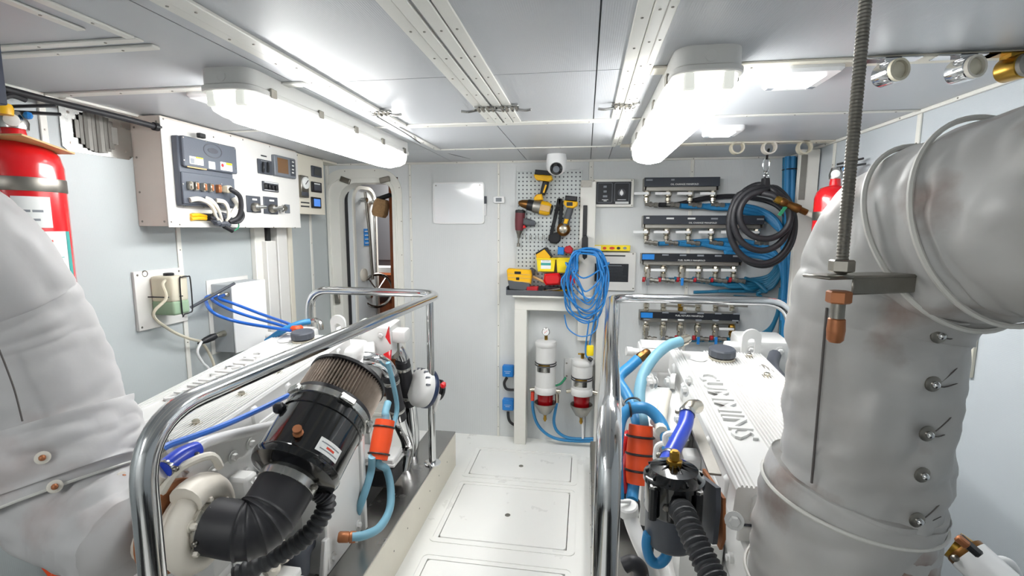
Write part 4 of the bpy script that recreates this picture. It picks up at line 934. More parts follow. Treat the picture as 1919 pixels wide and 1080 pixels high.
# ---- fuel filters
def fuel_filter(cx, top, b0, b1, bowl, cone, lab, off=.13, r=.068, gauge=False):
    o = W(cx, b1, off); o2 = V((o.x, o.y, 0)); z = lambda py: W(cx, py, off).z
    t = thing('fuel_filter', lab, 'fuel filter', (o.x, o.y, z(cone+12)), 'fuel filters under the pegboard')
    zt, zb0, zb1, zbo, zco = z(top), z(b0), z(b1), z(bowl), z(cone)
    G().lathe([(r*.98, zb1), (r*1.0, zb1+.02), (r, zt-.045), (r*1.06, zt-.04), (r*1.08, zt-.02), (r*1.0, zt-.008), (r*.6, zt)], o2, (0, 0, 1), 28).build('housing', 'engine', t)
    G().lathe([(r*1.05, zb1-.002), (r*1.1, zb1+.01), (r*1.08, zb1+.035), (r*.99, zb1+.045)], o2, (0, 0, 1), 28).build('base_collar', 'engine', t)
    for k in (0, .016): G().torus((o.x, o.y, zb0+k), (0, 0, 1), r*1.02, .004, 28, 6).build('band', 'black_plastic', t)
    def wrap(za, zb, m, nm, a0=-.7, a1=.5, rad=1.006):
        vs = []; fs = []; k = 8
        for i in range(k+1):
            a = a0+(a1-a0)*i/k; d = V((math.sin(a), -math.cos(a), 0))*r
            for q in (rad, rad+.012): vs += [o2+d*q+V((0, 0, za)), o2+d*q+V((0, 0, zb))]
        for i in range(k):
            b = 4*i; fs += [(b+2, b+6, b+7, b+3), (b, b+1, b+5, b+4), (b+1, b+3, b+7, b+5), (b, b+4, b+6, b+2)]
        fs += [(0, 2, 3, 1), (4*k, 4*k+1, 4*k+3, 4*k+2)]
        G().add(vs, fs).build(nm, m, t)
    wrap(zb0+.001, zb0+.015, 'brass', 'amber_label'); wrap(zb0-.04, zb0-.006, 'steel', 'data_label', -.9, .5)
    G().lathe([(r*.72, zbo+.012), (r*.78, zbo+.02), (r*.80, zb1-.004)], o2, (0, 0, 1), 24).build('sight_bowl', 'red_glass', t)
    G().lathe([(r*.12, zco), (r*.6, zco+.02), (r*1.08, zbo+.015), (r*1.1, zbo+.03), (r*1.06, zbo+.03), (r*.7, zbo+.004)], o2, (0, 0, 1), 28, cap=False).build('heat_shield', 'zinc', t)
    G().lathe([(.006, -.045), (.013, -.03), (.009, -.01), (.012, 0)], o2+V((0, 0, zco)), (0, 0, 1), 8).build('drain_cock', 'brass', t)
    G().cyl((o.x, o.y, zt-.004), (o.x, o.y, zt+.035), .011, n=8).build('top_stud', 'brass', t)
    if gauge:
        gc = V((o.x, o.y-.012, zt+.06)); G().lathe([(.026, 0), (.026, .018), (.023, .02)], gc, BN, 20).build('gauge', 'steel', t)
        gg = G().lathe([(.022, 0), (.022, .002)], gc+V((0, -.02, 0)), BN, 20).build('gauge_face', 'paper', t)
        G().bar(gc+V((-.01, -.0235, -.008)), gc+V((.01, -.0235, .01)), .002, .003, up=BN).build('needle', 'red_print', t)
    else: G().cyl((o.x-.03, o.y, zt+.03), (o.x+.015, o.y, zt+.03), .006, n=8).build('tee_handle', 'brass', t)
    G().bb((o.x-.06, D, zb1-.03), (o.x+.07, o.y+.02, zb1+.03), .004).build('bracket', 'engine', t)
    for s in (-1, 1): G().cyl((o.x+s*r, o.y, zb1+.015), (o.x+s*(r+.035), o.y, zb1+.01), .013, n=10).build('port', 'nickel', t)
    return t
f1 = fuel_filter(1022, 637, 683, 735, 762, 778, 'tall white fuel filter with red bowl and round gauge on top', gauge=True)
f2 = fuel_filter(1090, 672, 710, 738, 766, 783, 'short white fuel filter with red bowl beside the chrome rail')
fuel_filter(1247, 690, 727, 752, 775, 790, 'white fuel filter glimpsed behind the pale blue hoses of the right engine', r=.06)
brect(G(), (1058, 672), (1122, 716), .0, .02, .003).build('mount_plate', 'engine', f2); screws([W(1062, 681, .02), W(1062, 705, .02)], BN, f2, .007)
G().tube(sp([W(1036, 724, .13), W(1050, 720, .1), W(1060, 708, .06)], 5), .008, 8).build('link_pipe', 'green', f1)
for nm, pth, lb in ((0, ((998, 748), (999, 768), (1006, 793), (1022, 812), (1045, 823), (1080, 827), (1120, 827)), 'teal blue fuel hose curving from the left side of the tall filter'), (1, ((1044, 752), (1041, 768), (1038, 790), (1044, 808), (1062, 820), (1090, 823), (1120, 822)), 'teal blue fuel hose curving from the right side of the tall filter')):
    t = thing('fuel_hose', lb, 'hose', W(1050, 827, .08), 'teal hoses under the fuel filters')
    pp = [W(x, y, .13-.02*min(i, 2)) for i, (x, y) in enumerate(pth)]
    G().tube(sp(pp, 6), .0105, 10).build('hose', 'hose_blue', t); G().cyl(pp[0]+V((0, 0, .05)), pp[0]-V((0, 0, .01)), .013, n=10).build('end_fitting', 'red_print' if nm == 0 else 'nickel', t)
G().cyl(W(1092, 786, .1), W(1092, 822, .1), .007, n=8).build('drain_pipe', 'white_plastic', None, 'thin white drain pipe below the short fuel filter', 'pipe')
# ---- dome camera
c = V((QY(1043, 308, 3.02).x, 3.02, QY(1043, 311, 3.02).z))
dc = thing('dome_camera', 'white dome security camera hanging from the ceiling above the pegboard', 'security camera', (c.x, c.y, c.z-.06))
G().lathe([(.062, 0), (.062, H-c.z-.03), (.058, H-c.z)], c, (0, 0, 1), 28).build('base', 'white_plastic', dc)
G().sph(c, .062, 24, (1, 1, .95)).build('shell', 'white_plastic', dc)
ca = (CAM-c).normalized()*.6+V((0, -.6, -.5)); ca.normalize()
G().lathe([(.04, .044), (.038, .058), (.032, .06)], c, ca, 24).build('lens_ring', 'black_gloss', dc); G().lathe([(.020, .058), (.020, .063), (.016, .064)], c, ca, 20).build('lens', 'grey_plastic', dc)
# sagging black wire under the ceiling
G().tube(sp([V(QZ(700, 215, H-.01)), QZ(760, 250, H-.02), QY(800, 275, 2.7), QY(850, 290, 2.95), W(898, 301, .01)], 6), .0025, 6).build('thin_wire', 'black_plastic', None, 'thin black wire sagging below the ceiling to the back wall', 'wire')
# ================================================================ manifolds, hoses and right side
MO = .10        # how far the manifold faces stand off the wall
def manifold(name_, p, q, lab, title, tpx, valves, down, hlev, face='plate_grey', tag_blue=False, titles=(), tip=None, vlen=34, lever=24):
    a, b = W(*p, MO), W(*q, MO)
    t = thing('valve_manifold', lab, 'manifold', ((a.x+b.x)/2, D-MO/2, b.z), 'valve manifolds on the back wall')
    G().bb((a.x, D-MO+.006, b.z), (b.x, D-MO, a.z), .0015).build('face_plate', face, t)
    G().bb((a.x, D, a.z-.006), (b.x, D-MO+.006, a.z-.001)).build('top_flange', 'zinc', t)
    for x in (a.x, b.x-.005): G().bb((x, D, b.z-.02), (x+.005, D-MO+.008, a.z-.004)).build('end_bracket', 'zinc', t)
    zb = b.z-.028
    G().box(((a.x+b.x)/2, D-MO*.55, b.z-.004), (b.x-a.x-.02, .05, .05), None, .006).build('header', 'zinc', t)
    text(title, .015, W(tpx[0], tpx[1], MO+.001), BU, BV, 'paper', t, 'title_lettering', sx=1.0)
    if tag_blue: c = W(p[0]+12, (p[1]+q[1])/2-2, MO+.0015); G().box(c, (.075, .002, .034), None, .0005).build('blue_tape', 'plate_blue', t)
    for (x, y, w, m) in titles: c = W(x, y, MO+.0015); G().box(c, (w, .002, .010), None, .0004).build('name_tag', m, t)
    for i, (vx, kind) in enumerate(valves):
        s = 1 if down else -1
        fx = lambda py: W(vx, py, MO*.62)
        y0 = (q[1] if down else p[1]); o = fx(y0+s*1); z_ = lambda k: o.z-s*.0031*k
        mt = 'brass' if kind.startswith('b') else 'nickel'
        vb = G().lathe([(.015, 0), (.017, .004), (.017, .018), (.012, .02), (.020, .024), (.022, .03), (.022, .058), (.018, .062), (.012, .066), (.018, .07), (.018, .09), (.012, .094), (.012, .112)], o, (0, 0, -s), 8).build('valve', mt, t)
        c = o+V((0, -.022, -s*.044))
        G().cyl(o+V((0, 0, -s*.044)), c+V((0, -.01, 0)), .010, n=8).build('stem', 'steel_dull', vb)
        if kind.endswith('l'): G().bar(c+V((.006, -.008, 0)), c+V((-.085, -.010, 0)), .004, .016, up=BV, bev=.001).build('lever', 'white_plastic', vb)
        elif kind.endswith('r'): G().bar(c+V((-.006, -.008, 0)), c+V((.10, -.010, -.002)), .004, .016, up=BV, bev=.001).build('lever', 'zinc', vb)
        elif kind[-1] in 'vVg':
            G().bar(c+V((0, -.008, .008)), c+V((0, -.012, -.055)), .016, .004, up=BN, bev=.001).build('lever', 'zinc', vb)
            if kind[-1] != 'g': G().bar(c+V((0, -.012, -.05)), c+V((0, -.013, -.098)), .017, .008, up=BN, bev=.001).build('lever_sleeve', 'victron' if kind[-1] == 'v' else 'grey_plastic', vb)
        if down:
            e = o+V((0, 0, -.118)); G().lathe([(.013, -.005), (.014, 0), (.013, .02), (.017, .022), (.017, .036), (.012, .038), (.012, .05), (.016, .052), (.016, .075)], e+V((-.004, 0, .01)), (1, 0, -.12), 8).build('elbow_fitting', 'zinc', vb)
            if 'x' in kind: G().lathe([(.0165, 0), (.0165, .016)], e+V((-.03, 0, .01)), (1, 0, -.1), 8).build('red_band', 'red_dull', vb)
    return t
manifold('a', (1208, 333), (1349, 349), 'topmost valve manifold with four white levers and a grey face', 'OIL CHANGE MANIFOLD', (1283, 345.5), [(1213, 'nl'), (1253, 'nl'), (1294, 'nl'), (1337, 'nl')], True, 0, titles=((1217, 337.5, .04, 'print_grey'), (1261, 337, .02, 'print_grey')))
manifold('b', (1206, 404), (1432, 421), 'second valve manifold from the top partly behind the black hose coil', 'OIL CHANGE MANIFOLD', (1317, 418), [(1212, 'nl'), (1250, 'nl'), (1291, 'nl'), (1334, 'nl'), (1376, 'nl'), (1419, 'nl')], True, 0, titles=((1214, 408.5, .02, 'paper'), (1256, 409.5, .046, 'paper'), (1296, 409.7, .046, 'paper'), (1339, 410, .04, 'print_grey'), (1425, 411, .04, 'print_grey')))
tt = lambda y0: [(x, y0+i*.6, .04, 'print_grey') for i, x in enumerate((1247, 1280, 1313, 1346, 1380))]
manifold('c', (1203, 475), (1391, 492), 'third valve manifold with a blue tag and red banded fittings', 'FUEL SUPPLY MANIFOLD', (1296, 488.5), [(1214, 'nxV'), (1244, 'nxl'), (1278, 'nxv'), (1310, 'nxl'), (1342, 'nxl'), (1376, 'nxl')], True, 0, face='plate_black', tag_blue=True, titles=tt(478))
m4 = manifold('d', (1200, 584), (1386, 602), 'lowest valve manifold with a blue tag behind the far chrome rail', 'FUEL RETURN MANIFOLD', (1292, 592.5), [(1211, 'ng'), (1243, 'nV'), (1275, 'nxg'), (1308, 'nxv'), (1341, 'nxv'), (1372, 'bl')], True, 0, face='plate_black', tag_blue=True, titles=tt(586)+[(x, 599+i*.5, .038, 'paper' if i in (1, 2) else 'print_grey') for i, x in enumerate((1212, 1245, 1276, 1309, 1341, 1378))])
for i, px in enumerate((1211, 1243, 1275, 1308, 1341, 1372)):
    o = W(px, 583, MO*.62); v_ = G().lathe([(.013, 0), (.017, .003), (.017, .02), (.011, .022), (.019, .026), (.019, .05), (.012, .054), (.016, .058), (.016, .078)], o, (0, 0, 1), 8).build('upper_valve', 'brass' if i == 2 else 'nickel', m4)
    if i in (1, 2, 4, 5): c = o+V((0, -.02, .04)); G().bar(c, c+V((.085 if i != 4 else .07, -.004, -.004)), .004, .015, up=BV, bev=.001).build('lever', 'zinc', v_)
# ---- hoses: each leaves a fitting, sweeps right and joins the riser
random.seed(21); hoses = []
def hose(pts, r, m, lab, grp, n=9, k=6): return G().tube(sp(pts, k), r, n).build('fluid_hose', m, None, lab, 'hose', grp)
rx = [1470, 1478, 1486, 1493, 1474, 1482]
names = {0: 'topmost', 1: 'second', 2: 'third', 3: 'lowest'}; od = ['first', 'second', 'third', 'fourth', 'fifth', 'sixth']
for i, vx in enumerate((1253, 1294, 1337)):
    r0 = 1472+8*i; dz = 5*i
    hose([W(vx+22, 386, .062), W(vx+45, 387+dz*.6, .05), W(1385, 386+dz, .045+.02*i), W(1430, 396+dz, .05), W(1458, 418+dz, .10), W(r0-4, 455, .14), W(r0-2, 520, .14), W(r0-4, 560, .14)], .017, 'hose_blue', 'blue hose from the %s valve of the topmost manifold sweeping down to the right' % od[i+1], 'blue hoses of the topmost manifold')
hose([W(1213+22, 384, .062), W(1270, 383, .04), W(1320, 372, .03), W(1380, 368, .03), W(1440, 378, .04), W(1470, 400, .10), W(1482, 440, .14)], .015, 'rubber', 'black hose behind the topmost manifold', 'black hose of the topmost manifold')
for i, vx in enumerate((1212, 1250, 1291, 1334)):
    r0 = 1466+7*i
    hose([W(vx+22, 457, .062), W(vx+44, 456+3*i, .05), W(1360, 450+8*i, .03+.015*i), W(1410, 455+8*i, .04), W(1448, 470+6*i, .08), W(r0, 505, .12), W(r0+2, 550, .12), W(r0, 600, .12)], .015, 'hose_blue', 'blue hose from the %s valve of the second manifold' % od[i], 'blue hoses of the second manifold')
for i, vx in enumerate((1214, 1244, 1278, 1310, 1342, 1376)):
    r0 = 1462+5*i
    hose([W(vx+20, 522, .062), W(vx+40, 524+i, .05), W(max(1350, vx+60), 526+4*i, .03+.012*i), W(1425, 522+4*i, .04), W(1450, 508+5*i, .08), W(r0-2, 480, .11)], .0125, 'hose_teal', 'teal hose from the %s valve of the third manifold' % od[i], 'teal hoses of the third manifold')
for i, (x0, y0) in enumerate(((1300, 548), (1345, 546), (1375, 556))):
    hose([W(x0, y0, .05), W(x0+50, y0-2+i*2, .04), W(1420, 540+5*i, .04), W(1448, 528+5*i, .08), W(1468, 505, .11)], .011, 'hose_teal', ['upper', 'middle', 'lower'][i]+' teal hose between the third and lowest manifolds', 'teal hoses between the manifolds')
for i, vx in enumerate((1243, 1275, 1308, 1341)):
    hose([W(vx+22, 636, .062), W(vx+45, 638, .05), W(1390, 634+3*i, .03+.012*i), W(1435, 622+3*i, .04), W(1456, 592, .09), W(1464+3*i, 540, .12)], .0125, 'hose_teal', 'teal hose from the %s valve of the lowest manifold' % od[i+1], 'teal hoses of the lowest manifold')
for i, px in enumerate((1472, 1480, 1488, 1476, 1485)):
    d_ = .09 if i < 3 else .13
    hose([V((W(px, 300, d_).x, D-d_, H-.02)), W(px-.3, 320, d_), W(px-1, 380, d_), W(px, 450, d_), W(px-2, 520, d_), W(px-6, 600, d_), W(px-8, 680, d_)], .017, 'hose_teal' if i in (0, 2) else 'hose_blue', 'vertical blue riser hose, %s in the bundle beside the white corner post' % od[i], 'riser hose bundle')
for py in (318, 445, 520): p = W(1480, py, .11); G().torus(p, (0, 0, 1), .05, .0035, 20, 6, .75).build('cable_tie', 'black_plastic', None, {318: 'upper', 445: 'middle', 520: 'lower'}[py]+' black cable tie round the riser hose bundle', 'cable tie', 'cable ties on the riser bundle')
yt = thing('yellow_tag', 'yellow and black warning tag on the hose bundle above the far rail corner', 'tag', W(1466, 562, .1)); brect(G(), (1462, 546), (1470, 565), .09, .004, .001).build('tag_plate', 'yellow', yt); brect(G(), (1464, 550), (1468, 556), .094, .001, .0003).build('tag_print', 'print_black', yt)
def WC(px, py, off): return W(px, py, off+.33)
# ---- black hose coil on a carabiner
cs = thing('hose_coil', 'coiled thick black hose with brass nozzle hanging from a carabiner', 'hose', WC(1425, 496, .16))
pts = []
for k, (l, r_, tp, bt_, of) in enumerate(((1366, 1487, 348, 494, .17), (1374, 1480, 352, 470, .20), (1368, 1489, 346, 498, .145), (1386, 1482, 358, 448, .22))):
    cx, cy = (l+r_)/2, (tp+bt_)/2
    for i in range(12):
        a = -PI/2-.1-2*PI*i/12; pts.append(WC(cx+(r_-l)/2*math.cos(a), cy+(bt_-tp)/2*math.sin(a), of))
pts = [WC(1458, 375, .25), WC(1444, 365, .24)]+pts[1:]
G().tube(sp(pts, 5), .0165, 10).build('black_hose', 'rubber', cs)
n0, n1 = WC(1452, 372, .25), WC(1506, 396, .26); nd_ = (n1-n0).normalized()
G().lathe([(.018, 0), (.02, .01), (.02, .03)], n0, nd_, 10).build('brass_collar', 'brass', cs)
G().lathe([(.019, .03), (.022, .035), (.022, .06), (.018, .065), (.02, .10), (.022, .105), (.022, .13), (.016, .135), (.016, .17)], n0, nd_, 12).build('nozzle_body', 'bronze', cs)
G().lathe([(.014, .17), (.015, .20), (.010, .23)], n0, nd_, 10).build('nozzle_tip', 'old_white', cs)
G().bar(WC(1473, 387, .26), WC(1460, 404, .26), .018, .005, up=BN, bev=.001).build('valve_lever', 'green', cs)
bpoly(G(), [(1428, 350), (1430, 334), (1440, 334), (1441, 348), (1448, 358), (1432, 362), (1424, 356)], .485, .05, .006).build('hanger_strap', 'fabric_black', cs)
G().tube(sp([WC(1432, 300, .17), WC(1430, 310, .17), WC(1433, 322, .17), WC(1438, 322, .17), WC(1442, 308, .17), WC(1440, 298, .17), WC(1436, 296, .17)], 4, True), .0045, 6, True).build('carabiner', 'chrome', cs)
g = G()
for k in range(3): g.torus(WC(1436, 325+k*4.5, .17), ((1, 0, 0), (0, 1, 0), (1, 0, 0))[k], .011, .003, 12, 6)
pieces(g, 'chain_link', 'chrome', cs)
G().tube([WC(1441, 279, .21), WC(1438, 290, .19), WC(1437, 298, .17)], .006, 6).build('black_loop', 'black_plastic', cs)
# ---- pipe stubs below the far ceiling strip and clamps at the near strip
for px, lab, m in ((1381, 'leftmost of the three white pipe rings below the far ceiling strip', 'pvc_aged'), (1441, 'middle white pipe ring below the far ceiling strip holding the carabiner', 'old_white'), (1507, 'rightmost aged pipe ring below the far ceiling strip beside the corner post', 'pvc_aged')):
    c = QY(px, 277, 2.72); t = thing('pipe_stub', lab, 'pipe', c-V((0, 0, .04)), 'pipe rings below the ceiling')
    n = 24; G().ring(circ(.034, n), circ(.027, n), c+V((0, -.02, 0)), BU, BV, V((0, .04, 0))).build('pipe', m, t)
    G().bb((c.x-.055, c.y-.015, c.z+.031), (c.x+.055, c.y+.015, H-.004), .002).build('clamp', 'steel_dull' if px != 1507 else 'brass', t)
for px, py, m, m2, lab in ((1668, 127, 'chrome', 'pvc_aged', 'leftmost chrome pipe clamp with a yellowed plug under the near right ceiling strip'), (1808, 126, 'chrome', 'old_white', 'middle chrome pipe clamp with a round white plug under the near right ceiling strip'), (1903, 119, 'brass', 'zinc', 'brass pipe clamp at the right picture edge under the ceiling strip')):
    c = QY(px, py, 1.44); c.z = min(c.z, H-.045); ax = V((.25, -1, 0)).normalized(); t = thing('pipe_clamp', lab, 'pipe clamp', c-V((0, 0, .045)), 'pipe clamps on the near strip')
    G().lathe([(.028, -.028), (.030, -.024), (.030, .02), (.028, .022)], c, ax, 28).build('clamp_band', m, t)
    G().ring(circ(.028, 24), circ(.022, 24), c+ax*.02, V((1, .25, 0)).normalized(), BV, ax*.012).build('pipe_end', m2, t)
    G().lathe([(.023, .016), (.021, .024), (.008, .028)], c, ax, 20).build('plug', m2 if px != 1808 else 'pvc_aged', t)
    G().bb((c.x-.07, c.y-.012, H-.012), (c.x+.07, c.y+.025, H-.008), .001).build('saddle', m, t)
    G().bb((c.x-.02, c.y-.012, c.z+.024), (c.x+.02, c.y+.025, H-.008), .001).build('saddle_neck', m, t)
# ---- white corner post and right extinguisher
a, b = QY(1496, 350, 2.86), QY(1536, 350, 2.86)
cp_ = thing('corner_post', 'white boxed post on the right wall beside the blue riser hoses', 'post', ((a.x+b.x)/2, 2.9, 0))
G().bb((a.x, 2.895, 0), (min(b.x, XR-.008), 2.86, H-.02), .003).build('post', 'trim', cp_); G().bb((a.x+.004, 2.856, 1.66), (a.x+.035, 2.861, 1.9)).build('grey_inset', 'zinc', cp_)
er = QY(1560, 400, 2.45)
exr = extinguisher((er.x, 2.45), .078, 1.15, QY(1560, 348, 2.45).z, 'red fire extinguisher standing half hidden behind the large right exhaust wrap', (-.5, -1, 0), False)
G().bb((er.x+.06, 2.42, 1.2), (XR-.001, 2.48, 1.5), .003).build('wall_bracket', 'steel_dull', exr)
# ================================================================ the two engines
TL = .1; RT = Matrix.Rotation(math.atan(TL), 3, 'X')
def T_(x, y, h): return V((x, y, h+TL*(y-2)))
def tb(g, x0, x1, y0, y1, h0, h1, bev=.006, seg=1):
    c = T_((x0+x1)/2, (y0+y1)/2, (h0+h1)/2); return g.box(c, (abs(x1-x0), (y1-y0)/math.cos(math.atan(TL)), h1-h0), RT, bev, seg)
TY = V((0, 1, TL)).normalized(); TZ = V((0, -TL, 1)).normalized()
def bolt(g, p, ax, r=.011, h=.009):
    g.lathe([(r*1.7, 0), (r*1.7, .002)], p, ax, 14); g.lathe([(r, .002), (r, h), (r*.8, h+.002)], p, ax, 6); return g
def clampring(p, ax, r, parent, w=.012, m='steel', name='hose_clamp'):
    ax = V(ax).normalized(); u, v, _ = frame(ax)
    o = G().lathe([(r*1.03, -w/2), (r*1.05, -w/2+.001), (r*1.05, w/2-.001), (r*1.03, w/2)], p, ax, 20).build(name, m, parent)
    G().box(V(p)+u*(r*1.1), (.016, .012, .012), Matrix((u, v, ax)).transposed(), .003).build('clamp_screw', 'steel_dull', o); return o
def engine(cx, side):
    e = thing('marine_diesel_engine', 'large white marine diesel engine on the %s side of the walkway' % side, 'engine', (cx, 1.6, 0))
    tb(G(), cx-.15, cx+.15, 1.02, 2.15, .12, .33, .02, 2).build('oil_pan', 'engine', e)
    g = tb(G(), cx-.18, cx+.18, 1.03, 2.16, .33, .67, .012)
    for k in range(6):
        for s in (-1, 1): tb(g, cx+s*.178, cx+s*.192, 1.10+k*.17, 1.20+k*.17, .36, .60, .006)
    g.build('block', 'engine', e)
    g = tb(G(), cx-.165, cx+.165, 1.06, 2.13, .67, .83, .008)
    for k in range(12):
        for s in (-1, 1): g.lathe([(.014, 0), (.014, .012), (.009, .013), (.009, .018)], T_(cx+s*.163, 1.12+k*.085, .74), (s, 0, 0), 10)
    g.build('cylinder_head', 'engine', e)
    tb(G(), cx-.178, cx+.178, 1.145, 2.10, .83, .869, .004).build('rocker_housing', 'engine', e)
    tb(G(), cx-.187, cx+.187, 1.15, 2.11, .869, .873, .001).build('gasket', 'dark_grey', e)
    # ribbed rocker cover
    P = [(-.190, 0), (-.192, .012), (-.1895, .016), (-.187, .09), (-.182, .098)]
    n = 34; w0 = -.179; w1 = .179
    for i in range(n):
        x = w0+(w1-w0)*(i+.15)/n; d = (w1-w0)/n
        if -.142 < x < -.058: continue
        P += [(x, .098), (x+d*.15, .104), (x+d*.5, .104), (x+d*.65, .098)]
    P += [(.182, .098), (.187, .09), (.1895, .016), (.192, .012), (.190, 0)]
    c0 = T_(cx, 1.155, .873); vc_ = G().prism(P, c0, (1, 0, 0), TZ, TY*.945).build('valve_cover', 'engine', e, ang=20)
    g = G()
    for s in (-1, 1):
        for k in range(5): tb(g, cx+s*.17, cx+s*.196, 1.2+k*.19, 1.235+k*.19, .874, .955, .008)
    tb(g, cx-.15, cx-.06, 1.13, 1.165, .875, .955, .01); tb(g, cx+.05, cx+.14, 1.13, 1.165, .875, .955, .01)
    pieces(g, 'cover_pillar', 'engine', vc_)
    text('CUMMINS', .098, T_(cx-.10, 1.60, .976), (0, -1, -TL), (1, 0, 0), 'engine', vc_, 'raised_lettering', ext=.0045, off=.001, sx=1.08)
    for k in range(5):
        p = T_(cx+.118, 1.24+k*.2, .974); bolt(G(), p, TZ, .011, .012).build('cover_bolt', 'nickel', vc_)
    p = T_(cx-.09, 2.0, .974); G().lathe([(.036, 0), (.032, .004), (.004, .005)], p, TZ, 20).build('cast_disc', 'engine', vc_)
    # filler cap
    cp = T_(cx, 2.0, .976); cap = G().lathe([(.050, 0), (.050, .010), (.046, .012)], cp, TZ, 24).build('filler_neck', 'nickel', e)
    G().lathe([(.044, .012), (.050, .016), (.050, .040), (.046, .046), (.010, .047)], cp, TZ, 48, rf=lambda t, h: 1+(.035 if math.sin(t*24) > 0 and h < .042 else 0)).build('filler_cap', 'dark_grey', cap, ang=30)
    # lifting eyes
    for y in (2.075, 1.2):
        g = G(); o = T_(cx+.135, y, .985)
        g.ring([(a, b) for a, b in rr(.075, .15, .036, 6)], rr(.03, .07, .014, 6), o+V((0, 0, .02)), (1, 0, 0), TZ, TY*.012)
        if y > 2: g.build('lifting_eye', 'engine', e)
    # front gear case, flywheel housing
    g = G().prism([(-.2, .05), (-.16, -.02), (.16, -.02), (.2, .05), (.21, .35), (.15, .55), (-.15, .55), (-.21, .35)], T_(cx, 2.16, .28), (1, 0, 0), TZ, TY*.09, .01); g.build('gear_case', 'engine', e)
    G().lathe([(.12, 0), (.12, .02), (.06, .025), (.06, .05), (.10, .052), (.10, .075)], T_(cx, 2.25, .40), TY, 28).build('crank_pulley', 'rubber', e)
    G().lathe([(.24, 0), (.25, .01), (.25, .09), (.20, .13)], T_(cx, .90, .42), TY, 32).build('flywheel_housing', 'engine', e)
    # heat exchanger and header tank at the front
    x0, x1 = cx+.02, cx+.27
    ht = tb(G(), cx+.13, cx+.34, 2.20, 2.36, .83, .99, .014, 2).build('header_tank', 'engine', e)
    g = G()
    for xx in (cx+.175, cx+.295): bolt(g, T_(xx, 2.195, .95), -TY, .012, .01)
    pieces(g, 'tank_bolt', 'engine', ht, 2)
    tb(G(), cx+.335, cx+.41, 2.22, 2.30, .90, .965, .012, 2).build('thermostat_cover', 'engine', e)
    tb(G(), cx+.06, cx+.13, 2.14, 2.22, .92, .985, .012, 2).build('water_outlet', 'engine', e)
    tb(G(), cx-.30, cx-.12, 2.20, 2.34, .82, .93, .012, 2).build('expansion_box', 'engine', e)
    tb(G(), cx-.29, cx-.13, 2.215, 2.325, .93, .938, .004).build('expansion_lid', 'engine', e)
    G().lathe([(.018, 0), (.018, .03), (.022, .032), (.022, .06)], T_(cx-.3, 2.25, .90), (-1, -.2, .1), 10).build('hose_union', 'engine', e)
    # feet on the beds
    for s in (-1, 1):
        for y in (1.25, 2.12):
            x = cx+s*.33; fo = tb(G(), min(cx+s*.18, x+s*.07), max(cx+s*.18, x+s*.07), y-.06, y+.06, .40-TL*(y-2)-.03, .40-TL*(y-2), .006).build('mount_arm', 'engine', e)
            G().box((x, y, .30), (.13, .15, .10), None, .012).build('rubber_mount', 'black_plastic', e)
            G().box((x, y, .362), (.15, .13, .014), None, .003).build('mount_plate', 'engine', e)
            G().lathe([(.012, 0), (.012, .05), (.022, .05), (.022, .064)], (x, y, .37), (0, 0, 1), 6).build('mount_stud', 'steel_dull', e)
    return e
CL, CR = -1.287, .557
eL = engine(CL, 'left'); eR = engine(CR, 'right')
# feet stand on outer bed rails too
for cx, nm in ((CL-.33, 'left'), (CR+.33, 'right')):
    G().bb((cx-.085, -.4, -.02), (cx+.085, 2.79, .25), .003).build('engine_bed', 'steel_bed', None, 'outboard steel bed rail hidden beyond the %s engine' % nm, 'engine bed')
# ---------------------------------------------------------------- left engine, inboard side
def EX(px, py, x): return QX(px, py, x)
# exhaust manifold and ports
g = tb(G(), -1.10, -1.02, 1.10, 1.98, .58, .70, .02, 2)
for k in range(6): tb(g, -1.125, -1.05, 1.15+k*.14, 1.21+k*.14, .66, .77, .01)
g.build('exhaust_manifold', 'engine', eL)
g = G()
for k in range(6): bolt(g, T_(-1.02, 1.18+k*.14, .66), (1, 0, 0), .010, .012); bolt(g, T_(-1.045, 1.18+k*.14, .745), (.6, 0, .8), .009, .012)
pieces(g, 'manifold_bolt', 'engine', eL, 2)
# bracket plate and white water pipe with blue sleeve
g = G().prism([(p.y, p.z) for p in (EX(x, y, -1.0) for x, y in ((338, 872), (345, 842), (470, 800), (528, 792), (535, 806), (470, 842), (455, 858), (425, 868), (372, 905), (345, 900)))], (-1.012, 0, 0), (0, 1, 0), (0, 0, 1), (.012, 0, 0), .003); g.build('bracket_plate', 'engine', eL)
g = G()
for px, py in ((350, 878), (437, 857), (470, 832), (398, 886)): bolt(g, EX(px, py, -.998), (1, 0, 0), .011, .01)
pieces(g, 'bracket_bolt', 'engine', eL, 2)
wp = [EX(x, y, -.97) for x, y in ((362, 850), (380, 832), (430, 817), (480, 805), (530, 793), (575, 780))]
G().tube(sp(wp, 6), .0155, 12).build('water_pipe', 'engine', eL)
sl = [EX(x, y, -.97) for x, y in ((306, 882), (325, 868), (345, 854), (368, 843))]
slo = G().tube(sp(sl, 5), lambda t: .021+.004*math.sin(PI*t), 14).build('silicone_sleeve', 'silicone', eL)
for i in (0, 2): clampring(sl[i]*.7+sl[i+1]*.3, sl[i+1]-sl[i], .0215, slo, .014)
G().tube(sp([EX(306, 882, -.97), EX(298, 888, -.98), EX(288, 905, -1.0), EX(285, 935, -1.02)], 5), .02, 12).build('water_elbow', 'engine_warm', eL)
bh = [EX(x, y, -.95) for x, y in ((303, 843), (318, 834), (370, 816), (430, 793), (490, 766), (545, 739), (575, 725))]
G().tube(sp(bh, 6), .0085, 8).build('blue_air_hose', 'cable_blue', eL)
G().lathe([(.012, 0), (.012, .02), (.008, .022), (.012, .026), (.012, .04)], EX(305, 842, -.95), (-.3, -1, -.5), 6).build('hose_fitting', 'steel', eL)
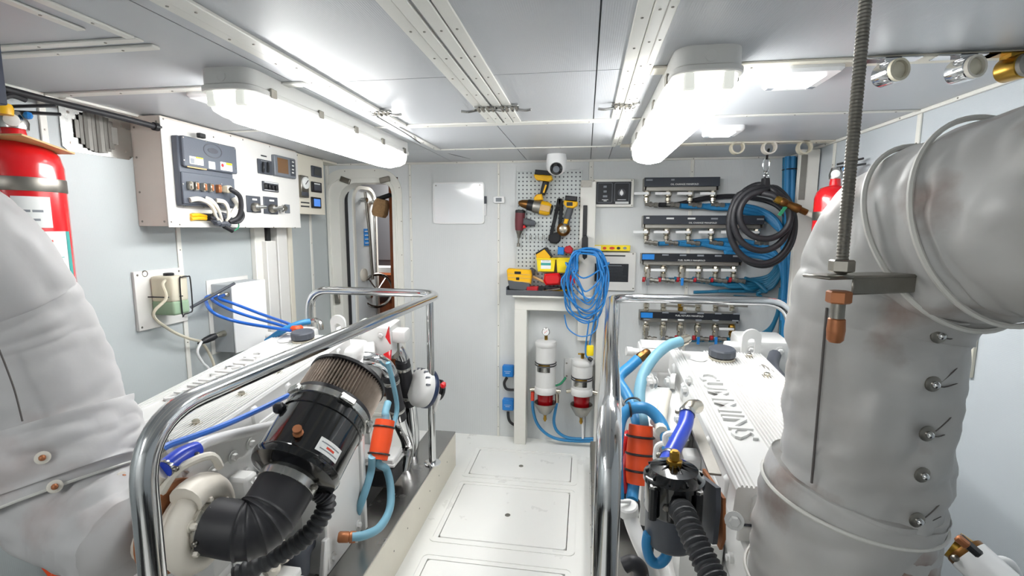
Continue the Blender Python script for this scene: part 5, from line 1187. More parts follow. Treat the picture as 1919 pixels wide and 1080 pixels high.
# turbocharger
tc = V(EX(372, 985, -.92)); ta = V((.985, .10, .02)).normalized()
tu = thing  # (part group below is parented straight to the engine)
vol = []; n = 30; u, v, w = frame(ta); rad = []
for i in range(n+1):
    t = -1.2+2*PI*i/n; R0 = .074+.014*i/n; vol.append(tc+u*(R0*math.cos(t))+v*(R0*math.sin(t))); rad.append(.025+.014*i/n)
turb = G().tube(vol, rad, 14).build('compressor_volute', 'engine_warm', eL)
G().lathe([(.076, -.045), (.086, -.03), (.076, 0), (.062, .016), (.060, .03), (.053, .03), (.05, 0)], tc, ta, 36).build('compressor_cover', 'engine_warm', turb)
G().lathe([(.046, -.01), (.046, .05), (.0, .052)], tc, ta, 28).build('inlet_bore', 'black_plastic', turb)
G().lathe([(.098, -.08), (.108, -.072), (.108, -.055), (.095, -.05)], tc, ta, 40).build('heat_band', 'rust', eL)
th = tc-ta*.15
hv = []
for i in range(26):
    t = .4+2*PI*i/26; hv.append(th+u*(.066*math.cos(t))+v*(.066*math.sin(t)))
G().tube(hv, .040, 14, True).build('turbine_volute', 'engine_warm', eL)
G().lathe([(.06, -.07), (.085, -.05), (.085, .04), (.07, .07)], th, ta, 32).build('turbine_housing', 'engine_warm', eL)
p = th-ta*.02+V((-.02, -.10, -.07)); G().lathe([(.024, 0), (.026, .006), (.026, .03)], p, (-.1, -1, .1), 18).build('plug_boss', 'engine_warm', eL); G().lathe([(.021, .03), (.021, .045), (.016, .049)], p, (-.1, -1, .1), 6).build('plug_hex', 'engine_warm', eL)
for i in range(6):
    t = 2*PI*i/6+.5; bolt(G(), tc+ta*.026+(u*math.cos(t)+v*math.sin(t))*.066, ta, .008, .012).build('volute_bolt', 'engine_warm', turb)
G().tube(sp([tc-ta*.05+V((-.01, -.03, .10)), tc-ta*.03+V((.0, -.01, .15)), tc+V((-.0, .05, .155)), tc+V((.0, .08, .11))], 6), .010, 8).build('actuator_hose', 'old_white', eL)
# rubber elbow from turbo to air filter
fb = QY(541, 903, 1.10); ft = QY(652, 714, 1.39); fa = (ft-fb).normalized()
inl = tc+ta*.035
b1_, b2_ = inl+ta*.11+V((0, 0, -.015)), fb-fa*.15; ebp = [inl*(1-t)**3+b1_*(3*t*(1-t)**2)+b2_*(3*t*t*(1-t))+(fb+fa*.005)*t**3 for t in [i/90 for i in range(91)]]
def ebr(t):
    base = .065+.011*t; k = 1.0
    for c_ in (.30, .40, .50, .60, .70): k += .05*math.exp(-((t-c_)/.011)**2)
    return base*k
G().tube(ebp, ebr, 28).build('rubber_elbow', 'rubber', eL)
clampring(inl+ta*.006, ta, .0605, eL, .02)
clampring(fb-fa*.004, fa, .075, eL, .026)
# air filter
FR = .120; FL = (ft-fb).length
af = G().lathe([(.055, 0), (.074, .004), (.092, .010), (FR*.99, .022), (FR*1.03, .034), (FR*1.03, .042), (FR, .046), (FR, FL*.60), (FR*.97, FL*.61)], fb, fa, 48).build('air_filter', 'black_gloss', eL)
G().lathe([(FR*1.0, FL*.50), (FR*1.035, FL*.505), (FR*1.035, FL*.525), (FR*1.0, FL*.53)], fb, fa, 48).build('canister_bead', 'black_gloss', af)
G().lathe([(FR*1.0, FL*.60), (FR*1.04, FL*.605), (FR*1.04, FL*.66), (FR*1.0, FL*.665)], fb, fa, 48).build('band_clamp', 'steel', af)
G().lathe([(FR*.98, FL*.66), (FR*1.02, FL*.665), (FR*1.02, FL*.70), (FR*.98, FL*.705)], fb, fa, 48).build('rubber_lip', 'rubber', af)
N = 72
G().lathe([(FR*1.0, FL*.70), (FR*1.0, FL*.98)], fb, fa, N*2, rf=lambda t, h: 1.0 if int(round(t/(PI/N))) % 2 else .90).build('pleated_element', 'pleat', af, ang=15)
G().lathe([(FR*.96, FL*.975), (FR*1.03, FL*.98), (FR*1.03, FL*1.01), (FR*.98, FL*1.02), (.02, FL*1.022)], fb, fa, 48).build('end_cap', 'black_plastic', af)
fu, fv, fw = frame(fa)
toc = (CAM-fb); toc = (toc-fa*toc.dot(fa)).normalized(); tos = fa.cross(toc).normalized()
if tos.dot(R_) < 0: tos = -tos
def FP(ang, h, k=1.0): return fb+fa*h+(toc*math.cos(ang)+tos*math.sin(ang))*FR*k
p = FP(-.35, FL*.22); nn = (p-fb-fa*FL*.22).normalized()
G().lathe([(.010, 0), (.014, .004), (.009, .012), (.012, .014), (.012, .026)], p, nn, 10).build('drain_nipple', 'copper', af)
# label wrapped on the canister
vs = []; fs = []; k = 8
for i in range(k+1):
    a = .12+.62*i/k
    for q in (1.004, 1.010): vs += [FP(a, FL*.16, q), FP(a, FL*.27, q)]
for i in range(k):
    b = 4*i; fs += [(b+2, b+6, b+7, b+3), (b, b+1, b+5, b+4), (b+1, b+3, b+7, b+5), (b, b+4, b+6, b+2)]
fs += [(0, 2, 3, 1), (4*k, 4*k+1, 4*k+3, 4*k+2)]
G().add(vs, fs).build('caution_label', 'paper', af)
for (a0, a1, h0, h1, m) in ((.18, .68, .235, .243, 'print_grey'), (.2, .7, .185, .193, 'print_grey'), (.34, .56, .205, .222, 'red_print')):
    vs = []; fs = []
    for i in range(7):
        a = a0+(a1-a0)*i/6
        for q in (1.011, 1.014): vs += [FP(a, FL*h0, q), FP(a, FL*h1, q)]
    for i in range(6):
        b = 4*i; fs += [(b+2, b+6, b+7, b+3), (b, b+1, b+5, b+4), (b+1, b+3, b+7, b+5), (b, b+4, b+6, b+2)]
    G().add(vs, fs).build('label_print', m, af)
g = G()
for a in (-1.2, .2, 1.3): g.box(FP(a, FL*.632, 1.07), (.05, .016, .022), Matrix((fa.cross(FP(a, 0)-fb).normalized(), (FP(a, 0)-fb).normalized(), fa)).transposed(), .004)
pieces(g, 'clamp_bolt', 'steel', af)
G().box(FP(-1.35, FL*.45, 1.08), (.03, .03, .03), None, .008).build('restriction_indicator', 'black_plastic', af)
# breather hose, corrugated
hp_ = [fb+tos*.08+fa*.02-toc*.03, QY(612, 945, 1.16), QY(580, 1000, 1.13), QY(520, 1042, 1.1), QY(440, 1080, 1.05)]
pp = sp(hp_, 22); G().tube(pp, [.024+.003*math.sin(i*1.5) for i in range(len(pp))], 14).build('breather_hose', 'corrugated', eL)
# charge cooler box
q0 = EX(668, 880, -.90); q1 = EX(672, 770, -.90)
ac = G(); y0 = EX(640, 1000, -.905).y-.10; y1 = EX(672, 840, -.905).y+.02
ac.box((-.995, (y0+y1)/2, .47), (.17, y1-y0, .50), None, .012, 2); acb = ac.build('charge_cooler', 'engine', eL)
g = G(); g.bb((-1.0, y0-.012, .25), (-.90, y0+.012, .74), .006); g.bb((-.93, y1-.01, .22), (-.895, y1+.02, .72), .006)
for z in (.27, .70):
    for y in (y0+.04, y1-.04): bolt(g, (-.91, y, z), (1, 0, 0), .012, .012)
g.build('cooler_flanges', 'engine', acb)
G().prism([(0, 0), (.2, .0), (.16, -.12), (.05, -.14)], (-.92, y0, .25), (0, 1, 0), (0, 0, 1), (-.12, 0, 0), .008).build('cooler_sump', 'engine', eL)
G().bar(EX(610, 1010, -.90), EX(605, 1085, -.90), .03, .02, up=(1, 0, 0), bev=.004).build('stay', 'engine', eL)
G().tube(sp([EX(555, 1075, -.98), EX(560, 1030, -.98), EX(585, 1000, -1.0), EX(600, 990, -1.03)], 5), .045, 14).build('intake_hose', 'dark_grey', eL)
g = G(); random.seed(9)
for k in range(9):
    p = EX(470+random.random()*80, 1030+random.random()*45, -.93-.05*random.random()); g.lathe([(.012, 0), (.02, .01), (.02, .05), (.012, .06)], p, (random.uniform(-1, 1), random.uniform(-1, .2), random.uniform(-.2, 1)), 8)
pieces(g, 'pipe_fitting', 'engine_warm', eL)
# thermostat housing and chrome pipes
g = G().lathe([(.05, 0), (.058, .01), (.058, .12), (.045, .14)], EX(655, 700, -1.10), (.8, .55, .12), 20); g.lathe([(.048, 0), (.05, .01), (.05, .13), (.04, .135)], EX(650, 665, -1.14), (.9, .4, .05), 20)
g.box(EX(655, 670, -1.12), (.14, .18, .14), RT, .03, 3); g.build('water_housing', 'engine', eL)
def pipe(path, coup, m1, xs, r=.034, nm='near'):
    P = [EX(x, y, xx) for (x, y), xx in zip(path, xs)]
    po = G().tube(sp(P, 6), r, 16).build('coolant_pipe', 'chrome', eL)
    C_ = [EX(x, y, xx) for x, y, xx in coup]; co = G().tube(sp(C_, 5), r*1.14, 16).build('rubber_coupling', 'rubber', po)
    n = len(C_)-1
    for t in (.18, .82):
        f = t*n; i = min(int(f), n-1); p = C_[i].lerp(C_[i+1], f-i); clampring(p, C_[i+1]-C_[i], r*1.16, co, .018)
    return po
pipe(((682, 672), (700, 674), (718, 681), (730, 696), (733, 715), (742, 760), (750, 795), (764, 830), (762, 860), (757, 885), (745, 905), (725, 908)), ((731, 702, -.925), (735, 725, -.925), (741, 752, -.925), (748, 784, -.925)), 'chrome', [-1.02, -.98, -.95, -.93, -.925, -.925, -.925, -.925, -.925, -.93, -.95, -1.0])
pipe(((712, 642), (728, 645), (743, 653), (754, 672), (758, 695), (765, 740), (770, 768), (774, 812), (773, 850), (768, 885), (756, 905)), ((754, 676, -.95), (758, 700, -.95), (763, 728, -.95), (768, 757, -.95)), 'chrome', [-1.06, -1.02, -.98, -.955, -.95, -.95, -.95, -.945, -.945, -.95, -.97])
# green cable tied along the couplings
G().tube(sp([EX(727, 680, -.90), EX(737, 720, -.89), (EX(744, 765, -.89)), EX(735, 800, -.89), EX(716, 810, -.88)], 5), .012, 8).build('teal_cable', 'hose_pale', eL)
# orange sleeve and pale hoses
o0, o1 = EX(722, 788, -.855), EX(708, 862, -.855)
osl = G().tube([o0, o0.lerp(o1, .5), o1], [.042, .044, .040], 18).build('orange_sleeve', 'orange', eL)
for t in (.18, .86): G().torus(o0.lerp(o1, t), o1-o0, .0445, .004, 22, 6).build('black_tie', 'black_plastic', osl)
G().tube(sp([EX(727, 755, -.87), EX(722, 775, -.86), o0, o1+V((0, 0, 0)), EX(724, 880, -.85), EX(732, 915, -.82), EX(730, 955, -.79), EX(712, 988, -.78), EX(685, 1003, -.80), EX(660, 1007, -.84)], 6), .0165, 12).build('pale_hose', 'hose_pale', eL)
G().tube(sp([o1+V((-.01, -.03, .03)), EX(696, 880, -.88), EX(688, 910, -.885), EX(676, 945, -.90), EX(668, 965, -.93)], 6), .0165, 12).build('pale_hose', 'hose_pale', eL)
p = EX(662, 1007, -.84); hd = (EX(640, 1007, -.88)-p).normalized(); ho = G().lathe([(.018, -.012), (.021, -.008), (.021, .012), (.017, .014), (.020, .018), (.020, .05), (.016, .055)], p, hd, 12).build('hose_end', 'copper', eL)
clampring(p+hd*-.012, hd, .018, ho, .014)
# alternator
al = QY(793, 738, 2.33); aa = V((-.62, -.66, .30)).normalized()
alo = G().lathe([(.05, -.02), (.09, -.015), (.102, .0), (.104, .05), (.100, .066), (.086, .078), (.05, .084), (.01, .085)], al+V((0, .08, 0)), aa, 36).build('alternator', 'engine', eL)
G().lathe([(.060, .02), (.060, .045), (.045, .047), (.045, .06), (.058, .062), (.058, .075)], al+V((0, .08, 0)), -aa, 24).build('pulley', 'rubber', alo)
g = G(); u, v, w = frame(aa)
for k in range(16):
    t = 2*PI*k/16
    if (u*math.cos(t)+v*math.sin(t)).z < .15: continue
    g.box(al+V((0, .08, 0))+aa*.062+(u*math.cos(t)+v*math.sin(t))*.099, (.009, .012, .022), Matrix((-u*math.sin(t)+v*math.cos(t), u*math.cos(t)+v*math.sin(t), aa)).transposed())
g.build('cooling_slots', 'grey_plastic', alo, kind='stuff')
G().lathe([(.1035, -.004), (.105, -.002), (.105, .018), (.1035, .02)], al+V((0, .08, 0)), aa, 32).build('blue_label', 'navy', alo)
G().box(al+V((.095, .05, .035)), (.025, .035, .03), None, .006).build('terminal_boot', 'red', alo)
G().bar(al+V((.07, .05, -.02)), al+V((.02, .06, -.17)), .03, .02, bev=.004).build('alternator_bracket', 'engine', alo)
for pts in (((722, 632), (728, 612), (731, 646)), ((718, 664), (733, 656), (731, 682), (722, 676))):
    P = [QY(x, y, 2.16) for x, y in pts]; G().prism([(p.x, p.z) for p in P], (0, 2.16, 0), (1, 0, 0), (0, 0, 1), (0, .01, 0)).build('belt_guard', 'red', eL)
G().lathe([(.03, 0), (.03, .10), (.024, .11)], QY(737, 632, 2.3), (0, 0, -1), 14).build('bellows', 'zinc', eL)
hb = QY(545, 610, 2.0)
G().tube(sp([QX(500, 640, -1.5), QX(530, 620, -1.42), QX(560, 607, -1.36), QX(580, 603, -1.33)], 5), .015, 10).build('teal_hose', 'hose_blue', eL)
G().tube(sp([QX(580, 603, -1.33), QX(592, 600, -1.30), QX(600, 606, -1.27), QX(602, 618, -1.26)], 5), .012, 8).build('hose_elbow', 'steel', eL)
G().box(QX(556, 616, -1.36), (.05, .05, .03), None, .01).build('orange_wrap', 'orange', eL)
G().tube(sp([QX(668, 640, -1.15), QX(680, 632, -1.12), QX(690, 630, -1.1)], 4), .012, 8).build('orange_wrap', 'orange', eL)
# red pump glimpsed under the turbo
# ---------------------------------------------------------------- right engine, inboard side
def RY(px, py, y): return QY(px, py, y)
g = tb(G(), CR-.29, CR-.17, 1.25, 1.95, .60, .74, .02, 2)
for k in range(5): tb(g, CR-.22, CR-.16, 1.30+k*.13, 1.37+k*.13, .70, .80, .01)
g.build('intake_manifold', 'engine', eR)
g = G().prism([(0, 0), (.16, .10), (.26, .10), (.26, -.04), (.10, -.14)], T_(CR-.33, 1.62, .82), (0, 1, 0), (0, 0, 1), (.14, 0, 0), .012); g.build('angled_cover', 'engine', eR)
g = tb(G(), CR-.30, CR-.18, 1.06, 1.6, .38, .58, .02, 2); tb(g, CR-.34, CR-.26, 1.7, 2.1, .42, .66, .02, 2); g.build('cooler_body', 'engine', eR)
g = G(); random.seed(4)
for k in range(14):
    p = RY(1205+random.random()*100, 700+random.random()*170, 1.55+.3*random.random()); 
    if p.x > .17: bolt(g, p, (-1, -.3, .1), .012, .012)
pieces(g, 'side_bolt', 'engine', eR, 2)
G().prism(circ(.05, 20, .028), RY(1266, 715, 1.86), (.25, .97, 0), (0, 0, 1), (-.02, .0, 0), .004).build('oval_port', 'engine', eR)
G().tube(sp([RY(1249, 735, 1.75), RY(1243, 760, 1.7), RY(1238, 790, 1.62), RY(1240, 810, 1.55)], 5), .02, 10).build('loom', 'old_white', eR)
G().bar(RY(1297, 782, 1.45), RY(1340, 890, 1.14), .006, .03, up=(1, 0, 0), bev=.001).build('stay_strap', 'zinc', eR)
G().tube(sp([RY(1228, 860, 1.4), RY(1232, 836, 1.4), RY(1252, 832, 1.4), RY(1262, 850, 1.4), RY(1262, 880, 1.4)], 5), .008, 8).build('white_cable', 'white_plastic', eR)
G().tube(sp([RY(1248, 835, 1.35), RY(1248, 816, 1.35), RY(1264, 814, 1.35), RY(1270, 830, 1.35)], 5), .009, 8).build('white_pipe', 'white_plastic', eR)
# blue hoses into the orange sleeve
s0, s1 = RY(1201, 797, 1.62), RY(1196, 906, 1.56)
G().tube(sp([RY(1196, 673, 1.9), RY(1182, 686, 1.88), RY(1163, 703, 1.85), RY(1160, 716, 1.82), RY(1172, 735, 1.78), RY(1186, 762, 1.72), RY(1194, 790, 1.65), s0-V((0, 0, .05))], 6), .021, 12).build('blue_hose', 'hose_blue', eR)
G().lathe([(.015, 0), (.02, .01), (.02, .03), (.015, .032), (.018, .036), (.018, .06), (.012, .07)], RY(1196, 673, 1.9), RY(1222, 654, 1.97)-RY(1196, 673, 1.9), 8).build('hose_end', 'bronze', eR)
G().tube(sp([RY(1275, 640, 2.0), RY(1252, 648, 1.96), RY(1228, 668, 1.9), RY(1208, 697, 1.83), RY(1199, 730, 1.76), RY(1199, 765, 1.7), RY(1205, 795, 1.64), s0-V((-.01, 0, .06))], 6), .021, 12).build('pale_hose', 'hose_pale', eR)
G().lathe([(.023, 0), (.023, .03), (.018, .032), (.018, .05)], RY(1274, 641, 2.0), RY(1290, 634, 2.03)-RY(1274, 641, 2.0), 10).build('hose_end', 'nickel', eR)
G().tube(sp([RY(1160, 960, 1.5), RY(1157, 900, 1.52), RY(1156, 840, 1.55), RY(1163, 788, 1.6), RY(1178, 769, 1.62), RY(1196, 764, 1.62), RY(1216, 768, 1.62), RY(1236, 788, 1.60), RY(1247, 815, 1.56), RY(1254, 850, 1.5)], 6), .020, 12).build('blue_hose', 'hose_blue', eR)
G().torus(RY(1184, 756, 1.68), (.3, .3, -1), .030, .004, 18, 6).build('black_tie', 'black_plastic', eR); G().torus(RY(1180, 768, 1.62), (1, .1, .1), .023, .004, 18, 6).build('black_tie', 'black_plastic', eR)
osr = G().tube([s0, s0.lerp(s1, .5), s1], [.040, .044, .043], 18).build('orange_sleeve', 'orange', eR)
for t in (.2, .5, .78): G().torus(s0.lerp(s1, t), s1-s0, .0455, .004, 22, 6).build('black_tie', 'black_plastic', osr)
G().tube(sp([s1+V((-.012, 0, .03)), RY(1186, 920, 1.54), RY(1184, 940, 1.5)], 4), .02, 10).build('blue_hose', 'hose_blue', eR)
G().lathe([(.024, 0), (.026, .02), (.022, .06)], RY(1185, 938, 1.5), (0, 0, -1), 12).build('hose_boot', 'rubber', eR)
bx_ = G().box(RY(1180, 833, 1.66), (.06, .05, .09), Matrix.Rotation(.15, 3, 'Y'), .012).build('red_boot', 'red', eR)
G().tube(sp([RY(1178, 850, 1.64), RY(1172, 870, 1.6), RY(1168, 900, 1.56), RY(1172, 925, 1.54)], 5), .014, 10).build('red_cable', 'red_dull', eR)
# dark blue silicone hose
bs = [RY(1288, 772, 1.32), RY(1283, 800, 1.27), RY(1268, 830, 1.2), RY(1254, 858, 1.14), RY(1248, 872, 1.1)]
bso = G().tube(sp(bs, 6), .0195, 14).build('silicone_hose', 'silicone', eR); clampring(bs[0].lerp(bs[1], .1), bs[1]-bs[0], .021, bso, .014); clampring(bs[3], bs[4]-bs[3], .021, bso, .014)
G().tube(sp([bs[0], RY(1296, 763, 1.34), RY(1306, 762, 1.37)], 4), .02, 12).build('spigot', 'nickel', eR)
# black strainer with ribbed lid
fc = QY(1262, 905, 1.02); fz = QY(1258, 1015, 1.02).z
sl_ = G().lathe([(.050, fz-fc.z), (.056, fz-fc.z+.008), (.056, -.045), (.056, -.04)], fc, (0, 0, 1), 32).build('fuel_strainer', 'dark_grey', eR)
G().lathe([(.058, -.06), (.060, -.056), (.060, .004), (.064, .006), (.064, .016), (.058, .02), (.05, .034), (.016, .042), (.012, .042)], fc, (0, 0, 1), 32).build('strainer_lid', 'black_gloss', sl_)
g = G()
for k in range(10):
    t = 2*PI*k/10; d = V((math.cos(t), math.sin(t), 0)); g.bar(fc+d*.014+V((0, 0, .043)), fc+d*.060+V((0, 0, .022)), .004, .008, bev=.001)
pieces(g, 'lid_rib', 'black_gloss', sl_)
G().lathe([(.015, .040), (.017, .042), (.017, .052), (.011, .054), (.011, .070), (.007, .074)], fc, (0, 0, 1), 8).build('brass_knob', 'brass', sl_)
for k in (2.2, 3.9, 5.4):
    d = V((math.cos(k), math.sin(k), 0)); G().cyl(fc+d*.066+V((0, 0, -.06)), fc+d*.066+V((0, 0, .008)), .009, n=8).build('lid_lug', 'black_plastic', sl_); G().lathe([(.008, 0), (.008, .006)], fc+d*.066+V((0, 0, .008)), (0, 0, 1), 6).build('lid_bolt', 'steel', sl_)
pn = [V((fc.x+.005, fc.y-.05, fc.z-.03)), QY(1282, 965, .93), QY(1300, 1010, .88), QY(1325, 1060, .84), QY(1350, 1110, .80)]
pp = sp(pn, 22); G().tube(pp, [.0225+.0028*math.sin(i*1.35) for i in range(len(pp))], 14).build('corrugated_hose', 'corrugated', eR)
d_ = pp[6]-pp[0]; G().lathe([(.022, -.012), (.024, 0), (.024, .02)], pp[1], d_, 14).build('outlet_spigot', 'black_plastic', eR); clampring(pp[5], d_, .0245, eR, .016)
# bracket plate
a0, a1 = QY(1303, 885, 1.07), QY(1346, 1002, .98)
G().prism([(-.05, .02), (.045, .03), (.05, -.02), (.045, -.10), (.0, -.11), (-.05, -.05)], (a0.x+.015, a0.y-.02, a0.z-.03), (.3, -.95, 0), (0, 0, 1), (.012, .003, 0), .002).build('strainer_bracket', 'dark_grey', eR)
G().prism([(-.06, .02), (.03, .0), (.04, -.09), (.03, -.12), (-.0, -.11), (-.06, -.05)], (a0.x+.04, a0.y-.02, a0.z-.03), (.25, -.97, 0), (0, 0, 1), (.008, .002, 0), .002).build('rusty_plate', 'rust', eR)
# dip tube with white cap
d0, d1 = QY(1178, 958, 1.2), QY(1212, 1045, 1.12)
G().tube(sp([d0, QY(1186, 985, 1.18), QY(1198, 1015, 1.15), d1, QY(1222, 1080, 1.1)], 5), .019, 12).build('filler_tube', 'engine', eR)
fcp = G().lathe([(.021, -.012), (.026, -.008), (.026, .016), (.022, .02)], d0, (-.15, -.2, 1), 18).build('tube_cap', 'engine', eR); G().bar(d0+V((-.03, -.01, .03)), d0+V((.005, 0, .026)), .008, .008, bev=.002).build('cap_tab', 'engine', fcp)
# bleed loop
G().tube(sp([QY(1215, 1000, 1.0), QY(1212, 1025, 1.0), QY(1220, 1050, 1.0), QY(1235, 1056, 1.0), QY(1248, 1044, 1.0), QY(1253, 1022, 1.0)], 6), .0115, 10).build('blue_bleed_hose', 'hose_blue', eR)
G().lathe([(.013, -.004), (.014, 0), (.014, .012)], QY(1252, 1020, 1.0), (0, 0, -1), 12).build('yellow_clamp', 'tool_yellow', eR)
g = tb(G(), .20, .36, .88, 1.06, .30, .46, .012, 2); tb(g, .16, .30, 1.0, 1.15, .16, .34, .012, 2); g.build('pump_body', 'engine_warm', eR)
G().tube(sp([QY(1170, 1060, 1.05), QY(1185, 1055, 1.05), QY(1200, 1068, 1.05), QY(1202, 1095, 1.05)], 5), .018, 10).build('black_hose', 'rubber', eR)
# near end plates below the cover
g = tb(G(), CR-.2, CR+.2, .96, 1.09, .60, .80, .012, 2); g.build('rear_cover', 'engine_warm', eR)
g = G()
p = QY(1376, 976, .96); bolt(g, p, (-.2, -1, .2), .011, .010); g.build('rear_bolt', 'engine', eR)
for i in range(3):
    for j in range(2): G().box(T_(CR-.15+.1*i, .955, .50+.07*j), (.085, .01, .06), RT, .008, 2).build('cast_panel', 'engine_warm', eR)
G().lathe([(.05, 0), (.05, .02)], QY(1440, 690, 2.1), (0, -1, 0), 8)
for px, py in ((1447, 700), (1452, 715)): G().tube(sp([QY(px-20, py-12, 1.95), QY(px, py, 1.9), QY(px+18, py+16, 1.85)], 4), .012, 8).build('loom', 'steel_dull', eR)
G().tube(sp([QY(1452, 665, 2.15), QY(1448, 690, 2.05), QY(1470, 720, 1.9)], 5), .025, 10).build('dark_hose', 'dark_grey', eR)
# ================================================================ rails, wrapped exhausts and near items
def QD(px, py, d): return CAM + ray(px, py)*d
def fillet(pts, r, k=8):
    pts = [V(p) for p in pts]; out = [pts[0]]
    for i in range(1, len(pts)-1):
        a, b, c = pts[i-1], pts[i], pts[i+1]; d = min(r, (a-b).length*.45, (c-b).length*.45)
        p = b+(a-b).normalized()*d; q = b+(c-b).normalized()*d
        for j in range(k+1): t = j/k; out.append(p*(1-t)**2+b*(2*t*(1-t))+q*t*t)
    out.append(pts[-1]); return out
RR_ = .0215; RZ = 1.175
def rail(lab, near, far, end, post, zn):
    t = thing('guard_rail', lab, 'handrail', (near[0], (near[1]+far[1])/2, zn[0]))
    G().tube(fillet([V((near[0], near[1], zn[0])), V((near[0], near[1], RZ)), V((far[0], far[1], RZ)), V((end[0], end[1], RZ)), V((end[0], end[1], zn[1]))], .13, 10), RR_, 20).build('top_rail', 'chrome', t)
    G().cyl((post[0], post[1], BZ), (post[0], post[1], RZ-.005), RR_*.9, n=16).build('post', 'chrome', t)
    for p in ((near[0], near[1], zn[0]), (post[0], post[1], BZ+.006)): G().lathe([(.045, 0), (.045, .006), (.026, .012)], p, (0, 0, 1), 24).build('foot_flange', 'chrome', t)
RZ = 1.160
rail('chrome guard rail around the left engine', (-.765, .69), (-.735, 2.36), (-1.50, 2.40), (-.80, 2.38), (.0, .0))
RZ = 1.175
rail('chrome guard rail around the right engine', (.044, .74), (.125, 2.28), (.93, 2.30), (.15, 2.33), (.0, .0))
# ---- quilted exhaust wraps
def lag(path, rad, name, m, parent, amp=.006, n=72, k=22, seed=0, wr=.003, cap=True):
    P = sp(path, k); mlen = len(P); q = [0]
    for i in range(1, mlen): q.append(q[-1]+(P[i]-P[i-1]).length)
    Rr = []; N0 = len(path)-1
    for i in range(mlen):
        f = min(i/k, N0-1e-6); j = int(f); Rr.append(rad[j]+(rad[j+1]-rad[j])*(f-j))
    vs = []; fs = []; u = None
    for i in range(mlen):
        d = (P[min(i+1, mlen-1)]-P[max(i-1, 0)]).normalized()
        if u is None: u = (V((1, 0, 0))-d*d.x).normalized()
        u = (u-d*u.dot(d)).normalized(); v = d.cross(u)
        for j in range(n):
            t = 2*PI*j/n; a = noise.noise(V((math.cos(t)*1.6+seed, math.sin(t)*1.6, q[i]*5)))
            b = noise.noise(V((math.cos(t)*1.3+seed+9, math.sin(t)*1.3, q[i]*19)))
            b = abs(b)-.25; c = abs(noise.noise(V((math.cos(t)*2.2+seed+3, math.sin(t)*2.2, q[i]*9))))-.25
            r = Rr[i]+amp*a+wr*2.6*b+wr*2.2*c; vs.append(P[i]+u*(r*math.cos(t))+v*(r*math.sin(t)))
    for i in range(mlen-1):
        for j in range(n): j2 = (j+1) % n; fs.append((i*n+j, i*n+j2, (i+1)*n+j2, (i+1)*n+j))
    if cap: fs.append(tuple(range(n-1, -1, -1))); fs.append(tuple((mlen-1)*n+j for j in range(n)))
    return G().add(vs, fs).build(name, m, parent, ang=80)
def ringseam(c, ax, r, parent, m='seam', rr_=.0035, name='piping'): return G().torus(c, ax, r, rr_, 56, 6).build(name, m, parent)
def button(p, nrm, parent, m='steel_dull', s=1):
    b = G().lathe([(.0125*s, 0), (.0125*s, .002), (.009*s, .004)], p, nrm, 18).build('lacing_washer', m if m != 'copper' else 'old_white', parent); G().sph(V(p)+V(nrm).normalized()*.006, .006*s, 10).build('lacing_knob', 'chrome' if m != 'copper' else 'copper', b)
rc = QD(1626, 700, .867); RX, RYY = rc.x, rc.y
wr = thing('exhaust_wrap', 'thick grey quilted exhaust wrap rising on the right of the picture', 'exhaust lagging', (RX, RYY, .3))
zc1 = QD(1640, 590, .85).z
pr = [V((RX, RYY, .35)), V((RX, RYY, .62)), V((RX, RYY, .85)), V((RX, RYY, 1.0)), QD(1627, 690, .866), QD(1638, 600, .86), QD(1681, 515, .835), QD(1752, 450, .775), QD(1919, 402, .66), QD(2120, 385, .55), QD(2420, 365, .46)]
body = lag(pr, [.129, .129, .129, .129, .130, .139, .149, .152, .146, .144, .144], 'quilted_sleeve', 'foil_right', wr, .006, wr=.0055)
nz = QD(1625, 893, .9).z
toc2 = (V((0, 0, 0))-V((RX, RYY, 0))).normalized(); rgt = V((-toc2.y, toc2.x, 0))
if rgt.dot(R_) < 0: rgt = -rgt
cuff = lag([V((RX, RYY, nz-dz))+rgt*o for dz, o in ((.5, .03), (.3, -.018), (.16, -.022), (.03, -.010), (0, -.006))], [.140, .147, .147, .142, .137], 'cuff', 'foil_right', wr, .005, seed=3, wr=.004)
ringseam(V((RX, RYY, nz-.035))-rgt*.013, V((0, 0, 1))+rgt*.12, .1455, wr); ringseam(V((RX, RYY, nz-.22))-rgt*.026, V((0, 0, 1))-rgt*.05, .1505, wr)
toc2 = (V((0, 0, 0))-V((RX, RYY, 0))).normalized(); rgt = V((-toc2.y, toc2.x, 0))
if rgt.dot(R_) < 0: rgt = -rgt
def RP(a, z, k=1.0): return V((RX, RYY, z))+(toc2*math.cos(a)+rgt*math.sin(a))*.129*k
# stitched seam, buttons and laces on the sleeve
sa = -.5
G().tube([RP(sa, z, 1.012) for z in [nz+.02+i*(zc1+.0-nz)/14 for i in range(15)]], .0022, 5).build('stitched_seam', 'thread', wr)
for py in (628, 720, 811, 890, 973):
    best = None
    for i in range(280):
        z = .5+i*.004; p = RP(.66, z, 1.0); d = p-CAM; y_ = 540-FPX*d.dot(U_)/d.dot(F_)
        if best is None or abs(y_-py) < best[0]: best = (abs(y_-py), z)
    z = best[1]; a = .66; nrm = (RP(a, z)-V((RX, RYY, z))); button(RP(a, z, 1.015), nrm, wr)
    G().tube(sp([RP(a, z, 1.04), RP(a+.1, z+.003, 1.02), RP(a+.28, z+.018, 1.01), RP(a+.42, z+.026, .99)], 4), .001, 5).build('lace_wire', 'thread', wr)
    G().tube(sp([RP(a, z, 1.04), RP(a+.15, z-.006, 1.015), RP(a+.42, z-.004, .99)], 4), .001, 5).build('lace_wire', 'thread', wr)
